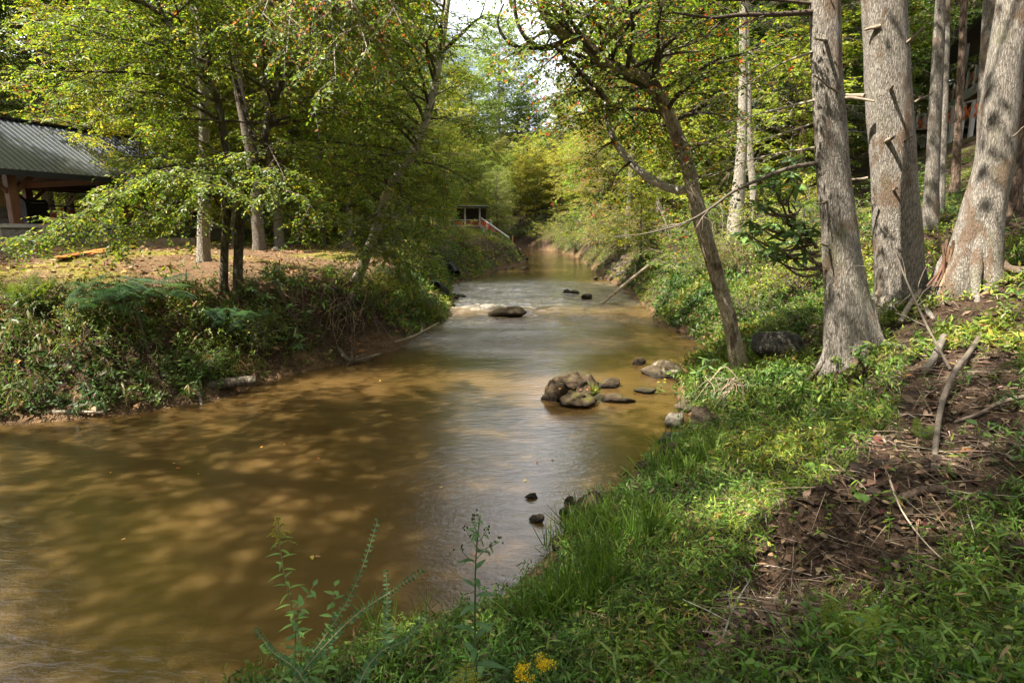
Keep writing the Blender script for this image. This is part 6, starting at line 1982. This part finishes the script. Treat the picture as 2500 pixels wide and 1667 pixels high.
fern('bright yellow green fern on the dark litter in front', ground(2055, 1590), [(-.15, .25, 1), (.45, .1, .75), (-.7, -.1, .35), (.1, -.4, .5), (-.35, -.3, .6)], .62, 0)
fern('yellow green fern at the corner of the grass behind the bright one', ground(2150, 1600), [(.1, .2, 1), (.6, 0, .6), (-.4, .2, .8)], .55, 0)
fern('small fern on the eroded bank under the thick bent root', ground(2240, 1070), [(.4, -.1, .5), (-.5, 0, .6), (.1, .2, .8), (.7, -.2, .3)], .55, 1)
fern('dark fern growing behind the canes on the far bank', ground(70, 760), [(.5, 0, .8), (-.5, 0, .8), (.1, -.4, .9), (0, .2, 1), (.8, -.2, .5), (-.8, -.2, .5)], 1.8, 1)
pf = pix(1130, 1667, 2.0)
fern('pale yellowing fern frond standing upright in the foreground grass', A(pf[0], pf[1], h1(pf[0], pf[1])), [(.02, .05, 1)], 1.15, 2)

# tall weeds in the foreground, leaf by leaf
def lance(L, W, col, curve=.25, fold=.2):
    m = big_leaf_mesh(L, W, fold, curve, col, 6)
    m.materials.append(M_GRASS)
    return m
LG = [lance(.085, .020, c, .35) for c in ((.11, .20, .04), (.14, .23, .045), (.08, .15, .035))]
LB = [lance(.12, .036, c, .3) for c in ((.05, .11, .03), (.07, .14, .04))]
LO = [lance(.022, .014, c, .05, .15) for c in ((.065, .14, .055), (.09, .17, .065), (.05, .115, .055))]
LH = [lance(.06, .026, c, .2) for c in ((.08, .16, .04), (.11, .20, .045))]
LGB = [lance(.09, .014, c, .5) for c in ((.11, .19, .03), (.15, .22, .035))]

def stem_of(root, pts, r0, r1, col, name='stem'):
    P = refine(np.array(pts) - np.asarray(root.location), 5)
    g = Geo()
    tube(g, P, np.linspace(r0, r1, len(P)), 6, col)
    obj(name, g.mesh(name), M_STEM, root)
    return P
def leafy(root, P, n, t0, t1, leaves, sc0, sc1, out=1.0, up=.25, opposite=False, spin=2.4, flatdir=None):
    t = np.linspace(t0, t1, n)
    q, T, L = curve_at(P, t)
    for k in range(n):
        a = k * spin
        x = nrm(np.cross(T[k], A(.3, .9, .1)))
        y = np.cross(T[k], x)
        if flatdir is not None:
            d = nrm(np.cross(T[k], flatdir)) * (1 if k % 2 else -1)
        else:
            d = x * math.cos(a) + y * math.sin(a)
        s = sc0 + (sc1 - sc0) * k / max(1, n - 1)
        for sgn in ((1, -1) if opposite else (1,)):
            leaf_at(root, leaves[int(rng.random() * len(leaves))], q[k], nrm(d * out * sgn + T[k] * up + rng.normal(size=3) * .10), (T[k] * .7 + UP * .4) if flatdir is None else flatdir + UP * .45 + rng.normal(size=3) * .55, s * (.85 + .3 * rng.random()))

Yg = 2.75
b = pix(745, 1667, Yg); b[2] = min(b[2], max(h1(b[0], b[1]), 0.0) + .02)
gd = thing('goldenrod', 'single tall goldenrod in bud with a drooping yellow green plume above the dark water', 'weed', b)
P = stem_of(gd, [b, pix(735, 1590, Yg), pix(712, 1480, Yg), pix(690, 1380, Yg), pix(678, 1270, Yg)], .0045, .002, (.24, .17, .09))
leafy(gd, P, 34, .12, .9, LG, 1.0, .8)
for k in range(13):
    t = .86 + .14 * k / 12
    q, T, _ = curve_at(P, np.array([t]))
    g = Geo()
    n = 26
    ln = .075 * (1.15 - (t - .86) / .14)
    a = k * 2.4
    s = np.linspace(0, 1, n)
    C_ = q[0] + np.stack([math.cos(a) * ln * s, math.sin(a) * ln * s, .02 * np.sin(s * 3)], -1)
    leafgeo(g, np.repeat(C_, 3, 0), nrm(rng.normal(size=(n * 3, 3)) + UP * .9), rng.normal(size=(n * 3, 3)), .008, .005, palette(n * 3, [((.30, .30, .06), 3), ((.40, .36, .08), 2), ((.16, .2, .04), 1)], .2), 4)
    obj('flower_plume', g.mesh('flower_plume', False), M_GRASS, gd)

Yi = 2.25
b = pix(1165, 1667, Yi); b[2] = min(b[2], h1(b[0], b[1]) + .02)
iw = thing('ironweed', 'tall dark seeding weed with tattered broad leaves before the bright water', 'weed', b)
P = stem_of(iw, [b, pix(1160, 1560, Yi), pix(1160, 1460, Yi), pix(1162, 1360, Yi), pix(1172, 1260, Yi)], .006, .002, (.09, .13, .05))
leafy(iw, P, 20, .12, .92, LB, 1.15, .55, up=.35)
for (t, dx, dz) in [(.78, -.07, .06), (.80, .08, .08), (.86, -.05, .06), (.88, .05, .07), (.95, .0, .06), (.92, -.03, .07), (.84, .1, .05)]:
    q, _, _ = curve_at(P, np.array([t]))
    e = q[0] + A(dx, rng.normal() * .02, dz)
    g = Geo()
    tube(g, wobble(q[0], e, 4, .05, -.05), np.linspace(.0018, .001, 4), 4, (.09, .12, .05))
    br_ = obj('flower_branch', g.mesh('flower_branch'), M_STEM, iw)
    for k in range(4):
        g = Geo()
        c = e + rng.normal(size=3) * A(.012, .012, .010)
        tube(g, [c - A(0, 0, .005), c, c + A(0, 0, .006)], [.002, .0042, .0025], 6, (.10, .09, .04))
        obj('seed_head', g.mesh('seed_head'), M_STEM, br_)
    leafy(iw, np.array([q[0], (q[0] + e) / 2, e]), 3, .3, .8, LH, .8, .5)

# arching canes with two ranks of small blue green leaves
for k, (pts, r0, lab, nl) in enumerate([
        ([(690, 1690, 2.3), (760, 1600, 2.35), (840, 1480, 2.4), (890, 1370, 2.45), (922, 1270, 2.5)], .0035, 'upright cane with two ranks of small blue green leaves before the dark water', 34),
        ([(700, 1690, 2.2), (780, 1590, 2.25), (870, 1500, 2.3), (960, 1440, 2.35), (1030, 1392, 2.4)], .0035, 'arching cane with close set blue green leaves reaching towards the bright water', 40),
        ([(760, 1690, 2.15), (720, 1630, 2.2), (665, 1590, 2.25), (625, 1535, 2.3)], .003, 'short cane of blue green leaves bending left over the water', 26),
        ([(950, 1600, 2.3), (945, 1540, 2.35), (945, 1450, 2.4), (942, 1395, 2.45)], .002, 'thin upright shoot with small paired leaves between the arching cane and the ironweed', 18),
        ([(870, 1700, 2.0), (890, 1640, 2.05), (930, 1590, 2.1), (990, 1560, 2.15), (1040, 1500, 2.2)], .003, 'low cane of blue green leaves under the arching cane', 30)]):
    P0 = [pix(*q) for q in pts]
    ca = thing('lespedeza_cane', lab, 'weed', P0[0])
    P = stem_of(ca, P0, r0, r0 * .4, (.22, .19, .08))
    leafy(ca, P, nl, .1, 1.0, LO, 1.25, .75, up=.35, opposite=True, spin=.12, flatdir=A(.2, -1, .15))
# willow-leaved weeds beside the goldenrod
for k, (pts, lab) in enumerate([([(715, 1690, 2.5), (720, 1600, 2.5), (727, 1500, 2.5), (765, 1430, 2.5)], 'branched weed with pointed leaves right of the goldenrod'), ([(775, 1690, 2.45), (800, 1600, 2.45), (812, 1500, 2.45), (818, 1430, 2.45)], 'second pointed leaved weed between the goldenrod and the canes')]):
    P0 = [pix(*q) for q in pts]
    w_ = thing('smartweed', lab, 'weed', P0[0])
    P = stem_of(w_, P0, .003, .0015, (.22, .12, .08))
    leafy(w_, P, 24, .1, 1.0, LH, 1.0, .9)
# grassy bamboo-like sprigs in front
for k, (u, v, n) in enumerate([(1500, 1650, 7), (1950, 1140, 6), (2050, 1660, 6), (1760, 1090, 6), (2330, 1500, 7), (2440, 1420, 6), (2480, 1560, 7), (1330, 1660, 7), (1610, 1640, 6), (2280, 1640, 7)]):
    b = ground(u, min(v, 1640))
    r_ = thing('deertongue_grass', 'broad bladed light green grass sprig standing above the stilt grass', 'grass', b, 'broad bladed grass sprigs')
    top = b + A(rng.normal() * .05, rng.normal() * .05, .16 + .1 * rng.random())
    P = stem_of(r_, [b, (b + top) / 2 + rng.normal(size=3) * .01, top], .0022, .0012, (.15, .2, .05))
    leafy(r_, P, n, .25, 1.0, LGB, 1.0, 1.1, up=.6)
# heart leaves and yellow flowers
LHEART = [lance(.055, .05, c, .15, .1) for c in ((.13, .22, .04), (.10, .18, .03))]
for k, (u, v, n) in enumerate([(2165, 1010, 3), (1985, 1165, 4), (2150, 1560, 3), (640, 1650, 2), (2200, 700, 3), (2380, 1080, 3), (2440, 740, 4), (2090, 1250, 3)]):
    b = ground(u, min(v, 1640))
    r_ = thing('violet_plant', 'light green heart shaped leaves on thin stalks among the grass', 'herb', b, 'heart leaved plants')
    for j in range(n):
        e = b + A(rng.normal() * .05, rng.normal() * .05, .06 + .08 * rng.random())
        stem_of(r_, [b, (b + e) / 2 + rng.normal(size=3) * .006, e], .0016, .0012, (.15, .2, .05))
        leaf_at(r_, LHEART[j % 2], e - b, nrm(rng.normal(size=3) * A(1, 1, .2)), (0, -.3, 1), .9 + .4 * rng.random())
for (u, v, lab) in [(1275, 1640, 'yellow goldenrod flower cluster in the foreground grass'), (1335, 1625, 'smaller yellow goldenrod cluster beside the other')]:
    b = pix(u, v, 1.95)
    z0 = h1(b[0], b[1])
    r_ = thing('goldenrod_flower', lab, 'flower', (b[0], b[1], z0))
    P = stem_of(r_, [A(b[0], b[1], z0), b], .002, .0015, (.15, .2, .05))
    for j in range(9):
        g = Geo()
        n = 30
        c = b - np.asarray(r_.location) + A(rng.normal() * .025, rng.normal() * .02, rng.normal() * .012)
        leafgeo(g, c + rng.normal(size=(n, 3)) * A(.012, .012, .006), nrm(rng.normal(size=(n, 3)) + UP), rng.normal(size=(n, 3)), .009, .006, palette(n, [((.70, .50, .02), 3), ((.55, .42, .03), 1)], .15), 4)
        obj('flower_head', g.mesh('flower_head', False), M_GRASS, r_)
for k, (u, v, h_) in enumerate([(1610, 955, 34), (1735, 900, 26), (1810, 880, 22), (1660, 1080, 130)]):
    b = ground(u, v + 10)
    kk = np.linalg.norm(b - A(0, 0, CAMZ)) / F
    r_ = thing('tickseed', ['yellow flowered weed leaning over the shallows by the gravel', 'small yellow flowered weed before the foot of the leaning tan tree', 'yellow flowered sprig beside the hollow foot of the tan tree', 'tall thin weed with dark leaves standing before the dark leaning slab'][k], 'weed', b)
    for j in range(3):
        e = b + A(rng.normal() * .06, rng.normal() * .05, h_ * kk * (.8 + .4 * rng.random()))
        P = stem_of(r_, [b, (b + e) / 2 + rng.normal(size=3) * .01, e], .003, .0015, (.10, .14, .04))
        leafy(r_, P, 6, .2, .85, LH, 1.3, 1.0)
        if k < 3:
            for q in range(5):
                a = q * 1.257
                leaf_at(r_, FLW if 'FLW' in globals() else globals().setdefault('FLW', lance(.03, .012, (.70, .48, .02))), e - b, (math.cos(a), math.sin(a), .25), (0, 0, 1), 1.0, 'petal')
